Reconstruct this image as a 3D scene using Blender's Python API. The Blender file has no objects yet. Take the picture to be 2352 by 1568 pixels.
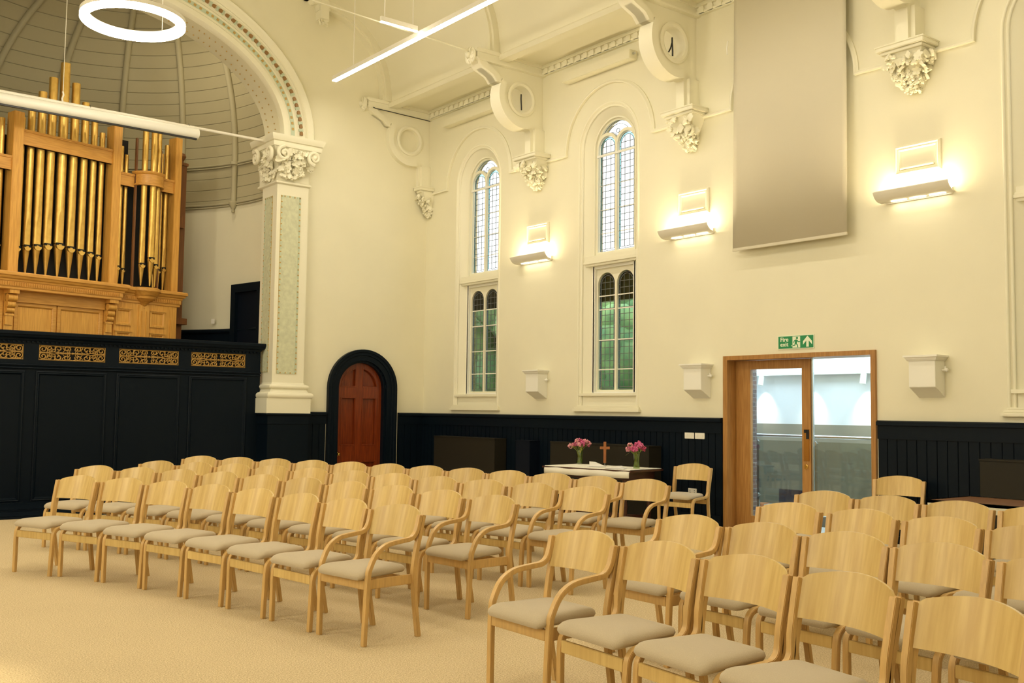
import bpy, bmesh, math, random
from mathutils import Vector, Matrix, Euler
C = bpy.context.scene.collection
SC = bpy.context.scene
PI = math.pi
R = math.radians
rnd = random.Random(7)

# ------------------------------------------------------------------ camera, world, exposure
cam_d = bpy.data.cameras.new('camera')
cam = bpy.data.objects.new('camera', cam_d)
C.objects.link(cam)
SC.camera = cam
YAW, PITCH, ROLL = 0.6654321, 0.0683113, 0.0127995
_f = Vector((math.sin(YAW)*math.cos(PITCH), math.cos(YAW)*math.cos(PITCH), math.sin(PITCH)))
_r = Vector((math.cos(YAW), -math.sin(YAW), 0))
_u = _r.cross(_f)
_r2 = _r*math.cos(ROLL) + _u*math.sin(ROLL)
_u2 = _u*math.cos(ROLL) - _r*math.sin(ROLL)
cam.matrix_world = Matrix(((_r2.x, _u2.x, -_f.x, -10.5619), (_r2.y, _u2.y, -_f.y, -16.1304), (_r2.z, _u2.z, -_f.z, 1.4928), (0, 0, 0, 1)))
cam_d.sensor_width = 36
cam_d.sensor_fit = 'HORIZONTAL'
cam_d.lens = 2349.465*36/2352
cam_d.clip_start = 0.05
cam_d.clip_end = 200

world = bpy.data.worlds.new('world')
SC.world = world
world.use_nodes = True
bg = world.node_tree.nodes['Background']
bg.inputs[0].default_value = (0.92, 0.97, 1.0, 1)
bg.inputs[1].default_value = 1.35

vs = SC.view_settings
vs.view_transform = 'Standard'
vs.look = 'None'
vs.gamma = 1.0
vs.use_curve_mapping = False
vs.exposure = 1.16
SC.cycles.max_bounces = 9
SC.cycles.diffuse_bounces = 5
SC.cycles.glossy_bounces = 3
SC.cycles.transparent_max_bounces = 16
SC.cycles.transmission_bounces = 4
SC.cycles.caustics_reflective = False
SC.cycles.caustics_refractive = False
SC.cycles.sample_clamp_indirect = 6

# daylight pool light of the space behind the glazed door (its own rooflight), added fills for apse and chairs, and the floor spot out of the frame
def area(name, loc, rot, sx, sy, power, col):
    d = bpy.data.lights.new(name, 'AREA'); d.shape = 'RECTANGLE'; d.size = sx; d.size_y = sy
    d.energy = power; d.color = col
    o = bpy.data.objects.new(name, d); C.objects.link(o); o.location = loc; o.rotation_euler = rot
    return o
WARM = (1.0, 0.83, 0.57)
LED_GAIN = 22.0
SCONCE_UP = 50.0
area('rooflight_lamp', (1.35, -8.6, 3.55), (0, 0, 0), 1.5, 5.5, 105, (0.74, 0.89, 1.0))
area('apse_lamp', (-4.7, .85, 8.2), (R(8), 0, R(-20)), .9, .3, 14, (1, .84, .58))  # unseen fill added behind the arch to brighten the apse
for _y in (-4.5, -9.0, -13.5):   # fills added to brighten the chairs; windows only assumed in this blank wall
    area('window_daylight_lamp', (-12.5, _y, 3.9), (0, R(-90), 0), 3.6, 1.0, 52, (1.0, .91, .71))
sp = bpy.data.lights.new('floor_spot_lamp', 'SPOT'); sp.energy = 420; sp.color = (1.0, .86, .55); sp.spot_size = R(12); sp.spot_blend = 0.9; sp.shadow_soft_size = 0.06
spo = bpy.data.objects.new('floor_spot_lamp', sp); C.objects.link(spo); spo.location = (-9.6, -10.3, 6.6)
spo.rotation_euler = (Vector((-9.60, -9.9, 0)) - Vector((-9.6, -10.3, 6.6))).to_track_quat('-Z', 'Y').to_euler()

# ------------------------------------------------------------------ materials
def mat(name, base, rough=0.5, metal=0.0, spec=0.5, bump=0.0, bscale=40, var=0.0, vscale=6, var_col=None, obj_var=0.0, detail=4, stretch=None, coord='Object', sheen=0):
    m = bpy.data.materials.new(name); m.use_nodes = True
    nt = m.node_tree; N = nt.nodes; L = nt.links
    b = N['Principled BSDF']
    b.inputs['Base Color'].default_value = (*base, 1)
    b.inputs['Roughness'].default_value = rough
    b.inputs['Metallic'].default_value = metal
    b.inputs['Specular IOR Level'].default_value = spec
    if sheen: b.inputs['Sheen Weight'].default_value = sheen
    if bump or var or obj_var:
        tc = N.new('ShaderNodeTexCoord')
        src = tc.outputs[coord]
        if stretch:
            mp = N.new('ShaderNodeMapping'); mp.inputs['Scale'].default_value = stretch
            L.new(src, mp.inputs['Vector']); src = mp.outputs[0]
        if obj_var:
            oi = N.new('ShaderNodeObjectInfo')
            ad = N.new('ShaderNodeVectorMath'); ad.operation = 'ADD'
            ml = N.new('ShaderNodeMath'); ml.operation = 'MULTIPLY'; ml.inputs[1].default_value = 37.0
            L.new(oi.outputs['Random'], ml.inputs[0]); L.new(src, ad.inputs[0]); L.new(ml.outputs[0], ad.inputs[1]); src = ad.outputs[0]
    if var or obj_var:
        n = N.new('ShaderNodeTexNoise'); n.inputs['Scale'].default_value = vscale; n.inputs['Detail'].default_value = detail
        L.new(src, n.inputs['Vector'])
        mx = N.new('ShaderNodeMix'); mx.data_type = 'RGBA'
        c2 = var_col or tuple(c*(1-var) for c in base)
        mx.inputs['A'].default_value = (*base, 1); mx.inputs['B'].default_value = (*c2, 1)
        rp = N.new('ShaderNodeMapRange'); rp.inputs['From Min'].default_value = .35; rp.inputs['From Max'].default_value = .65
        L.new(n.outputs['Fac'], rp.inputs['Value']); L.new(rp.outputs[0], mx.inputs['Factor'])
        out = mx.outputs['Result']
        if obj_var:
            hs = N.new('ShaderNodeHueSaturation')
            mr = N.new('ShaderNodeMapRange'); mr.inputs['To Min'].default_value = 1-obj_var; mr.inputs['To Max'].default_value = 1+obj_var
            L.new(oi.outputs['Random'], mr.inputs['Value']); L.new(mr.outputs[0], hs.inputs['Value']); L.new(out, hs.inputs['Color']); out = hs.outputs[0]
        L.new(out, b.inputs['Base Color'])
    if bump:
        n2 = N.new('ShaderNodeTexNoise'); n2.inputs['Scale'].default_value = bscale; n2.inputs['Detail'].default_value = 3
        L.new(src, n2.inputs['Vector'])
        bp = N.new('ShaderNodeBump'); bp.inputs['Strength'].default_value = bump; bp.inputs['Distance'].default_value = 0.01
        L.new(n2.outputs['Fac'], bp.inputs['Height']); L.new(bp.outputs[0], b.inputs['Normal'])
    return m
def emit(name, col, s):
    m = bpy.data.materials.new(name); m.use_nodes = True; nt = m.node_tree; nt.nodes.clear()
    e = nt.nodes.new('ShaderNodeEmission'); e.inputs[0].default_value = (*col, 1); e.inputs[1].default_value = s
    o = nt.nodes.new('ShaderNodeOutputMaterial'); nt.links.new(e.outputs[0], o.inputs[0]); return m
def pane(name, col, gloss=0.06, rough=0.02, noise=None):
    m = bpy.data.materials.new(name); m.use_nodes = True; nt = m.node_tree; N = nt.nodes; L = nt.links; N.clear()
    t = N.new('ShaderNodeBsdfTransparent'); t.inputs[0].default_value = (*col, 1)
    if noise:
        tc = N.new('ShaderNodeTexCoord'); n = N.new('ShaderNodeTexNoise'); n.inputs['Scale'].default_value = noise[1]
        L.new(tc.outputs['Object'], n.inputs['Vector'])
        mx = N.new('ShaderNodeMix'); mx.data_type = 'RGBA'; mx.inputs['A'].default_value = (*col, 1); mx.inputs['B'].default_value = (*noise[0], 1)
        rp = N.new('ShaderNodeMapRange'); rp.inputs['From Min'].default_value = .35; rp.inputs['From Max'].default_value = .65
        L.new(n.outputs['Fac'], rp.inputs[0]); L.new(rp.outputs[0], mx.inputs['Factor']); L.new(mx.outputs['Result'], t.inputs[0])
    g = N.new('ShaderNodeBsdfGlossy'); g.inputs['Roughness'].default_value = rough
    mix = N.new('ShaderNodeMixShader'); mix.inputs[0].default_value = gloss
    o = N.new('ShaderNodeOutputMaterial'); L.new(t.outputs[0], mix.inputs[1]); L.new(g.outputs[0], mix.inputs[2]); L.new(mix.outputs[0], o.inputs[0])
    return m
M = {}
M['wall'] = mat('cream_wall_paint', (.80, .765, .59), .62, bump=.12, bscale=5, var=.03, vscale=1.5)
M['stone'] = mat('cream_plaster_ornament', (.82, .79, .63), .6)
M['ceil'] = mat('cream_ceiling_paint', (.80, .765, .59), .7, var=.03, vscale=.8)
M['navy'] = mat('dark_navy_paint', (.0028, .0068, .0125), .42, spec=.13, bump=.03, bscale=60)
M['cover'] = mat('dark_umber_paint', (.020, .0175, .012), .55, spec=.2)
M['navybox'] = mat('navy_board', (.0035, .0065, .014), .5, spec=.15)
M['beech'] = mat('beech_wood', (.60, .385, .145), .36, var=.16, vscale=9, obj_var=.05, stretch=(6, 6, .7))
M['ply'] = mat('beech_veneer', (.65, .475, .185), .33, var_col=(.54, .365, .13), var=.2, vscale=5, obj_var=.07, stretch=(7, 1, .55), detail=6)
M['fabric'] = mat('taupe_wool_upholstery', (.48, .40, .28), .95, spec=.15, bump=.25, bscale=420, var=.10, vscale=260, sheen=.25)
M['oak_organ'] = mat('golden_oak', (.74, .40, .085), .42, var_col=(.60, .30, .055), var=.2, vscale=6, stretch=(9, 9, .6), detail=6)
M['oak_dark'] = mat('brown_oak', (.20, .078, .022), .45, var=.25, vscale=6, stretch=(9, 9, .6))
M['oak_h'] = mat('golden_oak_rails', (.68, .355, .075), .42, var_col=(.55, .27, .05), var=.2, vscale=6, stretch=(.8, 5, 9), detail=6)
M['door_oak'] = mat('oiled_oak', (.44, .225, .065), .38, var_col=(.34, .16, .042), var=.2, vscale=7, stretch=(7, 7, .5), detail=6)
M['gold'] = mat('aged_gold_pipe', (.80, .54, .15), .36, metal=.80, var_col=(.68, .43, .11), var=.2, vscale=9, detail=8, bump=.015, bscale=60)
M['gilt'] = mat('gilded_carving', (.37, .215, .05), .45, metal=.45)
M['black'] = mat('black_gap', (.004, .004, .004), .8)
M['redwood'] = mat('varnished_mahogany', (.22, .038, .006), .30, var_col=(.12, .018, .004), var=.4, vscale=6, stretch=(10, 10, .5), detail=7)
M['cloth'] = mat('white_linen', (.80, .78, .70), .8, bump=.15, bscale=55)
M['white'] = mat('white_paint', (.84, .83, .76), .45)
M['satin'] = mat('satin_white_metal', (.84, .81, .72), .4)
M['blind'] = mat('cream_blind_fabric', (.63, .585, .455), .75, bump=.1, bscale=8)
M['plastic'] = mat('white_plastic', (.82, .80, .72), .35)
M['mint'] = mat('mint_stencil_ground', (.64, .66, .47), .8, var=.14, vscale=14, bump=.5, bscale=26)
M['gold_st'] = mat('ochre_stencil', (.50, .33, .10), .6)
M['teal_st'] = mat('teal_stencil', (.52, .60, .46), .6)
M['rust'] = mat('rust_brown_ornament', (.30, .165, .055), .5)
M['dome'] = None
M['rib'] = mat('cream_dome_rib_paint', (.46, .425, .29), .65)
M['metal'] = mat('brushed_steel', (.62, .64, .66), .25, metal=1)
M['brass'] = mat('polished_brass', (.70, .46, .13), .25, metal=1)
M['brassplate'] = mat('mirror_brass_plate', (.55, .27, .07), .22, metal=.9)
M['cable'] = mat('black_cable', (.01, .01, .01), .5)
M['stem'] = mat('green_flower_stem', (.17, .24, .035), .5, var=.3, vscale=20)
M['leafy'] = mat('yellow_green_leaf', (.30, .30, .04), .5)
M['pink1'] = mat('magenta_petal', (.55, .035, .19), .6, var_col=(.72, .22, .40), var=.3, vscale=60)
M['pink2'] = mat('pale_pink_petal', (.80, .46, .46), .6, var_col=(.70, .22, .32), var=.3, vscale=60)
M['pink3'] = mat('crimson_petal', (.42, .015, .07), .6, var_col=(.60, .10, .22), var=.3, vscale=60)
M['crosswood'] = mat('orange_teak', (.33, .105, .018), .4, var=.3, vscale=8, stretch=(8, 8, .6))
M['tablewood'] = mat('dark_mahogany_table', (.055, .014, .006), .35, var=.3, vscale=6, stretch=(6, .7, 6))
M['brown_top'] = mat('brown_laminate', (.17, .066, .024), .35, var=.15, vscale=8, stretch=(6, .6, 6))
M['cream_edge'] = mat('cream_table_edging', (.66, .64, .50), .4)
M['paper'] = mat('white_paper', (.80, .79, .78), .7)
M['green'] = mat('sign_green', (.012, .24, .085), .4)
M['signwhite'] = mat('photoluminescent_white', (.80, .86, .68), .5)
M['extstone'] = mat('buff_sandstone', (.48, .38, .20), .9, var=.3, vscale=9)
M['leaf_ext'] = mat('hedge_green', (.17, .27, .15), .7, var_col=(.36, .47, .25), var=.5, vscale=1.3, detail=7)
M['ground'] = mat('grey_paving', (.35, .35, .33), .9)
M['lead'] = mat('lead_came', (.15, .16, .16), .6)
M['dkboard'] = mat('dark_brown_board', (.06, .035, .018), .7, var=.5, vscale=5, stretch=(1, 6, .4))
M['clear'] = pane('clear_glass', (.97, 1.0, .99), .03)
M['bluegl'] = pane('pale_turquoise_glass', (.30, .74, .80), .05)
M['greengl'] = pane('green_cathedral_glass', (.42, .66, .56), .05, .15, ((.72, .90, .66), 4.0))
M['greygl'] = pane('grey_green_glass', (.30, .37, .31), .05, .15, ((.42, .48, .36), 4.0))
M['deepblue'] = pane('steel_blue_glass', (.12, .30, .42), .05)
M['doorgl'] = pane('door_glass', (.93, .97, .97), .07)
M['balgl'] = pane('balustrade_glass', (.74, .78, .75), .08)
M['vasegl'] = pane('vase_glass', (.80, .90, .62), .16, .03)
M['farwhite'] = mat('white_atrium_wall', (.80, .84, .87), .6)
M['farbrown'] = mat('taupe_atrium_wall', (.25, .235, .185), .6, var=.06, vscale=2)
M['fargrey'] = mat('grey_atrium_floor', (.55, .57, .57), .35)
M['screen'] = mat('dark_blue_screen', (.015, .03, .07), .25)
M['orange'] = mat('orange_folder', (.80, .30, .14), .6)
M['led'] = emit('led_white', (1.0, .90, .72), LED_GAIN)
M['ledring'] = emit('led_ring_white', (1.0, .90, .72), 24.0)
M['sconce_led'] = emit('sconce_led', (1.0, .82, .52), SCONCE_UP)
M['slot'] = emit('sconce_slot', (1.0, .88, .62), 9.0)

def banded(name, base, axis, pitch, depth, rough=.6, dark=.86):
    """planked paint: thin joints every `pitch` metres along an object axis"""
    m = bpy.data.materials.new(name); m.use_nodes = True; nt = m.node_tree; N = nt.nodes; L = nt.links
    b = N['Principled BSDF']; b.inputs['Roughness'].default_value = rough
    tc = N.new('ShaderNodeTexCoord'); sx = N.new('ShaderNodeSeparateXYZ'); L.new(tc.outputs['Object'], sx.inputs[0])
    dv = N.new('ShaderNodeMath'); dv.operation = 'DIVIDE'; dv.inputs[1].default_value = pitch; L.new(sx.outputs[axis], dv.inputs[0])
    fr = N.new('ShaderNodeMath'); fr.operation = 'FRACT'; L.new(dv.outputs[0], fr.inputs[0])
    pp = N.new('ShaderNodeMath'); pp.operation = 'PINGPONG'; pp.inputs[1].default_value = .5; L.new(fr.outputs[0], pp.inputs[0])
    mr = N.new('ShaderNodeMapRange'); mr.inputs['From Min'].default_value = 0; mr.inputs['From Max'].default_value = .05; L.new(pp.outputs[0], mr.inputs[0])
    mx = N.new('ShaderNodeMix'); mx.data_type = 'RGBA'; mx.inputs['A'].default_value = (*[c*dark for c in base], 1); mx.inputs['B'].default_value = (*base, 1)
    L.new(mr.outputs[0], mx.inputs['Factor']); L.new(mx.outputs['Result'], b.inputs['Base Color'])
    bp = N.new('ShaderNodeBump'); bp.inputs['Strength'].default_value = depth; bp.inputs['Distance'].default_value = .02
    L.new(mr.outputs[0], bp.inputs['Height']); L.new(bp.outputs[0], b.inputs['Normal'])
    return m
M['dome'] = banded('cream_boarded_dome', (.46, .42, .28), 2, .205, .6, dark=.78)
def carpet_mat():
    m = bpy.data.materials.new('beige_loop_carpet'); m.use_nodes = True; nt = m.node_tree; N = nt.nodes; L = nt.links
    b = N['Principled BSDF']; b.inputs['Roughness'].default_value = .95; b.inputs['Specular IOR Level'].default_value = .1
    tc = N.new('ShaderNodeTexCoord')
    v = N.new('ShaderNodeTexVoronoi'); v.inputs['Scale'].default_value = 150; L.new(tc.outputs['Object'], v.inputs['Vector'])
    n = N.new('ShaderNodeTexNoise'); n.inputs['Scale'].default_value = 1.3; n.inputs['Detail'].default_value = 5; L.new(tc.outputs['Object'], n.inputs['Vector'])
    n3 = N.new('ShaderNodeTexNoise'); n3.inputs['Scale'].default_value = 105; n3.inputs['Detail'].default_value = 3; L.new(tc.outputs['Object'], n3.inputs['Vector'])
    cr = N.new('ShaderNodeValToRGB'); cr.color_ramp.elements[0].position = .33; cr.color_ramp.elements[0].color = (.47, .36, .21, 1)
    cr.color_ramp.elements[1].position = .68; cr.color_ramp.elements[1].color = (.78, .64, .41, 1)
    L.new(n3.outputs['Fac'], cr.inputs[0])
    mx = N.new('ShaderNodeMix'); mx.data_type = 'RGBA'; mx.blend_type = 'MULTIPLY'; mx.inputs['Factor'].default_value = .12
    L.new(cr.outputs[0], mx.inputs['A']); L.new(n.outputs['Fac'], mx.inputs['B'])
    L.new(mx.outputs['Result'], b.inputs['Base Color'])
    bp = N.new('ShaderNodeBump'); bp.inputs['Strength'].default_value = .5; bp.inputs['Distance'].default_value = .008
    L.new(v.outputs['Distance'], bp.inputs['Height']); L.new(bp.outputs[0], b.inputs['Normal'])
    return m
M['carpet'] = carpet_mat()
def brick_mat():
    m = bpy.data.materials.new('dark_brick'); m.use_nodes = True; nt = m.node_tree; N = nt.nodes; L = nt.links
    b = N['Principled BSDF']; b.inputs['Roughness'].default_value = .9
    tc = N.new('ShaderNodeTexCoord'); mp = N.new('ShaderNodeMapping'); mp.inputs['Rotation'].default_value = (R(90), 0, 0); L.new(tc.outputs['Object'], mp.inputs[0])
    br = N.new('ShaderNodeTexBrick'); br.inputs['Scale'].default_value = 4.2; L.new(mp.outputs[0], br.inputs['Vector'])
    br.inputs['Color1'].default_value = (.17, .10, .085, 1); br.inputs['Color2'].default_value = (.10, .075, .075, 1); br.inputs['Mortar'].default_value = (.22, .21, .20, 1)
    L.new(br.outputs['Color'], b.inputs['Base Color']); return m
M['brick'] = brick_mat()

# ------------------------------------------------------------------ mesh helpers
class B:
    def __init__(s): s.bm = bmesh.new(); s.T = Matrix.Identity(4)
    def v(s, p): return s.bm.verts.new(s.T @ Vector(p))
    def f(s, vs, mi=0):
        try: fa = s.bm.faces.new(vs)
        except ValueError: return None
        fa.material_index = mi; return fa
    def box(s, x0, x1, y0, y1, z0, z1, mi=0):
        a = [s.v((x, y, z)) for z in (z0, z1) for y in (y0, y1) for x in (x0, x1)]
        for q in ((0,2,3,1), (4,5,7,6), (0,1,5,4), (2,6,7,3), (0,4,6,2), (1,3,7,5)): s.f([a[i] for i in q], mi)
    def prism(s, pts, fn, w0, w1, mi=0):
        """outline pts (u,v) extruded between w0 and w1; fn maps (u,v,w) to a point"""
        a = [s.v(fn(u, v, w0)) for u, v in pts]; b = [s.v(fn(u, v, w1)) for u, v in pts]
        n = len(pts)
        s.f(a[::-1], mi); s.f(b, mi)
        for i in range(n): s.f([a[i], a[(i+1) % n], b[(i+1) % n], b[i]], mi)
    def holed(s, outer, holes, fn, w0, w1=None, mi=0):
        """sheet (or slab) with holes"""
        for k, w in enumerate((w0, w1)):
            if w is None: continue
            eds = []; loops = []
            for lp in [outer] + holes:
                vv = [s.v(fn(u, v, w)) for u, v in lp]; loops.append(vv)
                for i in range(len(vv)): eds.append(s.bm.edges.new((vv[i], vv[(i+1) % len(vv)])))
            r = bmesh.ops.triangle_fill(s.bm, use_beauty=True, edges=eds)
            for g in r['geom']:
                if isinstance(g, bmesh.types.BMFace): g.material_index = mi
            if k == 0: L0 = loops
            else: L1 = loops
        if w1 is not None:
            for a, b in zip(L0, L1):
                n = len(a)
                for i in range(n): s.f([a[i], a[(i+1) % n], b[(i+1) % n], b[i]], mi)
    def tube(s, path, rad, n=8, caps=True, mi=0, closed=False, flat=None):
        P = [Vector(p) for p in path]; m = len(P); rings = []
        up = Vector((0, 0, 1)); prev = None
        for i, p in enumerate(P):
            if closed: t = (P[(i+1) % m] - P[i-1]).normalized()
            else: t = (P[min(i+1, m-1)] - P[max(i-1, 0)]).normalized()
            if prev is None:
                a = t.cross(up)
                if a.length < 1e-3: a = t.cross(Vector((1, 0, 0)))
                a.normalize()
            else:
                a = prev - t*prev.dot(t)
                a.normalize()
            prev = a; b = t.cross(a)
            r = rad[i] if isinstance(rad, (list, tuple)) else rad
            fl = flat or 1
            rings.append([s.v(p + a*math.cos(2*PI*k/n)*r + b*math.sin(2*PI*k/n)*r*fl) for k in range(n)])
        rng = range(m) if closed else range(m-1)
        for i in rng:
            A, Bq = rings[i], rings[(i+1) % m]
            for k in range(n): s.f([A[k], A[(k+1) % n], Bq[(k+1) % n], Bq[k]], mi)
        if caps and not closed: s.f(rings[0][::-1], mi); s.f(rings[-1], mi)
    def sweep(s, path, prof, fn, closed=False, mi=0, caps=True, fill=True):
        """profile (o, w): o offset to the left of the path in its plane, w out of the plane; fn maps (u, v, w)"""
        m = len(path); rows = []
        for i, p in enumerate(path):
            p = Vector(p)
            if closed: d0 = (p - Vector(path[i-1])).normalized(); d1 = (Vector(path[(i+1) % m]) - p).normalized()
            else:
                d1 = (Vector(path[min(i+1, m-1)]) - Vector(path[max(i, 0) if i < m-1 else i-1])).normalized()
                d0 = (p - Vector(path[i-1])).normalized() if i > 0 else d1
            n0 = Vector((-d0.y, d0.x)); n1 = Vector((-d1.y, d1.x))
            nn = (n0 + n1)
            nn = nn.normalized() if nn.length > 1e-6 else n0
            k = max(.3, nn.dot(n0)); nn = nn / k
            rows.append([s.v(fn(p.x + nn.x*o, p.y + nn.y*o, w)) for o, w in prof])
        q = len(prof)
        for i in (range(m) if closed else range(m-1)):
            A, Bq = rows[i], rows[(i+1) % m]
            for k in range(q if fill else q-1): s.f([A[k], A[(k+1) % q], Bq[(k+1) % q], Bq[k]], mi)
        if caps and not closed and fill: s.f(rows[0][::-1], mi); s.f(rows[-1], mi)
    def lathe(s, prof, c=(0, 0, 0), n=20, mi=0, a0=0, a1=2*PI, axis='z'):
        full = abs(a1-a0-2*PI) < 1e-6; rows = []
        for r, z in prof:
            row = []
            for k in range(n if full else n+1):
                a = a0+(a1-a0)*k/n; x, y = r*math.cos(a), r*math.sin(a)
                q = {'z': (x, y, z), 'x': (z, x, y), 'y': (x, z, y)}[axis]
                row.append(s.v((c[0]+q[0], c[1]+q[1], c[2]+q[2])))
            rows.append(row)
        for i in range(len(rows)-1):
            A, Bq = rows[i], rows[i+1]; m = len(A)
            for k in range(m if full else m-1): s.f([A[k], A[(k+1) % m], Bq[(k+1) % m], Bq[k]], mi)
        if full and prof[0] != prof[-1]:
            if prof[0][0] > 1e-6: s.f(rows[0][::-1], mi)
            if prof[-1][0] > 1e-6: s.f(rows[-1], mi)
    def ball(s, c, r, mi=0, seg=10, rings=7, sc=(1, 1, 1), rot=None):
        mt = Matrix.Translation(Vector(c))
        if rot: mt = mt @ Euler(rot).to_matrix().to_4x4()
        mt = mt @ Matrix.Diagonal((*[r*k for k in sc], 1))
        g = bmesh.ops.create_uvsphere(s.bm, u_segments=seg, v_segments=rings, radius=1, matrix=s.T @ mt)
        for vv in g['verts']:
            for fa in vv.link_faces: fa.material_index = mi
    def leaf(s, c, size, rot, mi=0, cup=.35, lobes=3):
        """one carved lobed leaf: a thick cupped blade"""
        mt = Matrix.Translation(Vector(c)) @ Euler(rot).to_matrix().to_4x4() @ Matrix.Scale(size, 4)
        outl = []
        n = 20
        for k in range(n):
            a = 2*PI*k/n
            rr = .5*(.66+.34*abs(math.cos(a*(lobes+2)/2))**.8)
            outl.append((rr*math.cos(a), rr*.86*math.sin(a)))
        old = s.T; s.T = old @ mt
        top = [s.v((x, y, .10-cup*(x*x+y*y))) for x, y in outl]
        bot = [s.v((x*.8, y*.8, -.12-cup*(x*x+y*y))) for x, y in outl]
        ct = s.v((0, 0, .02)); cb = s.v((0, 0, -.16))
        for k in range(n):
            k2 = (k+1) % n
            s.f([ct, top[k], top[k2]], mi); s.f([top[k], bot[k], bot[k2], top[k2]], mi); s.f([cb, bot[k2], bot[k]], mi)
        s.T = old
    def done(s, name, mats, parent=None, smooth=30, bevel=0, label=None, recalc=True, kind=None):
        if recalc: bmesh.ops.recalc_face_normals(s.bm, faces=s.bm.faces)
        if bevel:
            es = [e for e in s.bm.edges if len(e.link_faces) == 2 and e.calc_face_angle(0) > R(50)]
            bmesh.ops.bevel(s.bm, geom=es, offset=bevel, segments=2, affect='EDGES', clamp_overlap=True)
        me = bpy.data.meshes.new(name); s.bm.to_mesh(me); s.bm.free()
        if not isinstance(mats, (list, tuple)): mats = [mats]
        for m in mats: me.materials.append(m)
        if smooth:
            me.polygons.foreach_set('use_smooth', [True]*len(me.polygons)); me.set_sharp_from_angle(angle=R(smooth))
        o = bpy.data.objects.new(name, me); C.objects.link(o)
        if parent: o.parent = parent
        if label: o['label'] = label
        if kind: o['kind'] = kind
        return o
def empty(name, loc=(0, 0, 0), rz=0):
    o = bpy.data.objects.new(name, None); C.objects.link(o); o.location = loc; o.rotation_euler = (0, 0, rz); o.empty_display_size = .1; return o
def tag(o, label, cat, group=None):
    o['label'] = label; o['category'] = cat
    if group: o['group'] = group
    return o
def struct(o, label=None, cat=None):
    o['kind'] = 'structure'
    if label: o['label'] = label
    if cat: o['category'] = cat
    return o
def copy_tree(o, parent=None):
    c = o.copy(); C.objects.link(c)
    if parent: c.parent = parent
    for ch in list(o.children): copy_tree(ch, c)
    return c
def arc(cx, cy, r, a0, a1, n, ry=None):
    ry = ry or r
    return [(cx + r*math.cos(R(a0+(a1-a0)*i/n)), cy + ry*math.sin(R(a0+(a1-a0)*i/n))) for i in range(n+1)]
def circ(cx, cy, r, n=32, ry=None): return arc(cx, cy, r, 0, 360*(n-1)/n, n-1, ry)
FX = lambda u, v, w: (w, u, v)            # wall plane X = w, u = Y, v = Z
FY = lambda u, v, w: (u, w, v)            # wall plane Y = w, u = X, v = Z
FZ = lambda u, v, w: (u, v, w)

# ------------------------------------------------------------------ the setting
XL, YF = -12.6, -19.0
WIN = [-1.65, -4.98, -8.31, -11.64]
BRK = [-3.34, -6.67, -10.0]
ZS, CX = 5.56, -6.3
b = B(); b.box(XL-.3, .02, YF-.3, .02, -.12, 0); struct(b.done('floor', M['carpet'], smooth=0), 'beige speckled carpet over the whole hall', 'floor')
# right wall: window holes, door notch
def winpath(yc, r, z0, n=20): return [(yc-r, z0)] + arc(yc, ZS, r, 180, 0, n) + [(yc+r, z0)]
b = B()
outer = [(0, 0), (-7.25, 0), (-7.25, 2.25), (-9.47, 2.25), (-9.47, 0), (YF, 0), (YF, 7.4), (0, 7.4)]
b.holed(outer, [winpath(y, .63, 3.76 if i == 2 else 1.56) for i, y in enumerate(WIN)], FX, 0, .30)
struct(b.done('wall_right', M['wall']), 'cream plaster wall with tall round-headed windows', 'wall')
b = B(); b.box(XL-.3, XL, YF, .3, 0, 8.4); struct(b.done('wall_left', M['wall'], smooth=0), 'cream side wall opposite the windows', 'wall')
b = B(); b.box(XL, 0, YF-.3, YF, 0, 11.6); struct(b.done('wall_front', M['wall'], smooth=0), 'cream end wall opposite the organ', 'wall')
def ell(a, bb, n=48, a0=0, a1=180): return arc(CX, 6.2, a, a0, a1, n, bb)
b = B()
opening = [(-9.56, 0)] + [(CX-3.26, 6.2)] + ell(3.26, 1.87)[::-1][1:-1] + [(CX+3.26, 6.2), (-3.04, 0)]
door_hole = [(-1.32-.5, 0)] + arc(-1.32, 1.87, .5, 180, 0, 18) + [(-1.32+.5, 0)]
outer = [(.3, 0), (.3, 11.6), (XL, 11.6), (XL, 0)] + opening + door_hole
b.holed(outer, [], FY, 0, .6)
struct(b.done('wall_back', M['wall']), 'cream end wall with a wide chancel arch', 'wall')

# chancel arch mouldings
b = B()
lv = [(3.90, 2.59, .0), (3.90, 2.59, -.05), (3.87, 2.56, -.075), (3.83, 2.52, -.05), (3.77, 2.45, -.05), (3.75, 2.42, -.03), (3.735, 2.405, -.05), (3.72, 2.39, -.03), (3.56, 2.22, -.03),
      (3.54, 2.19, -.065), (3.40, 2.03, -.065), (3.385, 2.01, -.09), (3.30, 1.92, -.085), (3.265, 1.875, -.02), (3.265, 1.875, .0)]
rows = [[b.v((x, w, z)) for x, z in [(CX+a, 6.05)] + ell(a, bb) + [(CX-a, 6.05)]] for a, bb, w in lv]
for A, Bq in zip(rows, rows[1:]):
    for k in range(len(A)-1): b.f([A[k], A[k+1], Bq[k+1], Bq[k]])
def along(a, bb, step):
    pts = ell(a, bb, 400); out = []; acc = 0
    for p, q in zip(pts, pts[1:]):
        d = math.dist(p, q); acc += d
        if acc >= step: acc -= step; out.append((q, math.atan2(q[1]-p[1], q[0]-p[0])))
    return out
for i, ((x, z), a) in enumerate(along(3.64, 2.305, .062)):
    b.T = Matrix.Translation((x, -.045, z)) @ Matrix.Rotation(-a, 4, 'Y')
    if i % 2 == 0:
        b.prism(arc(0, 0, .026, 0, 180, 8, .034) + [(-.026, -.034), (.026, -.034)], lambda u, v, w: (v, w, u), -.018, .016, 1)
    else: b.box(-.022, .022, -.004, .016, -.04, .04, 2)
b.T = Matrix.Identity(4)
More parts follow.
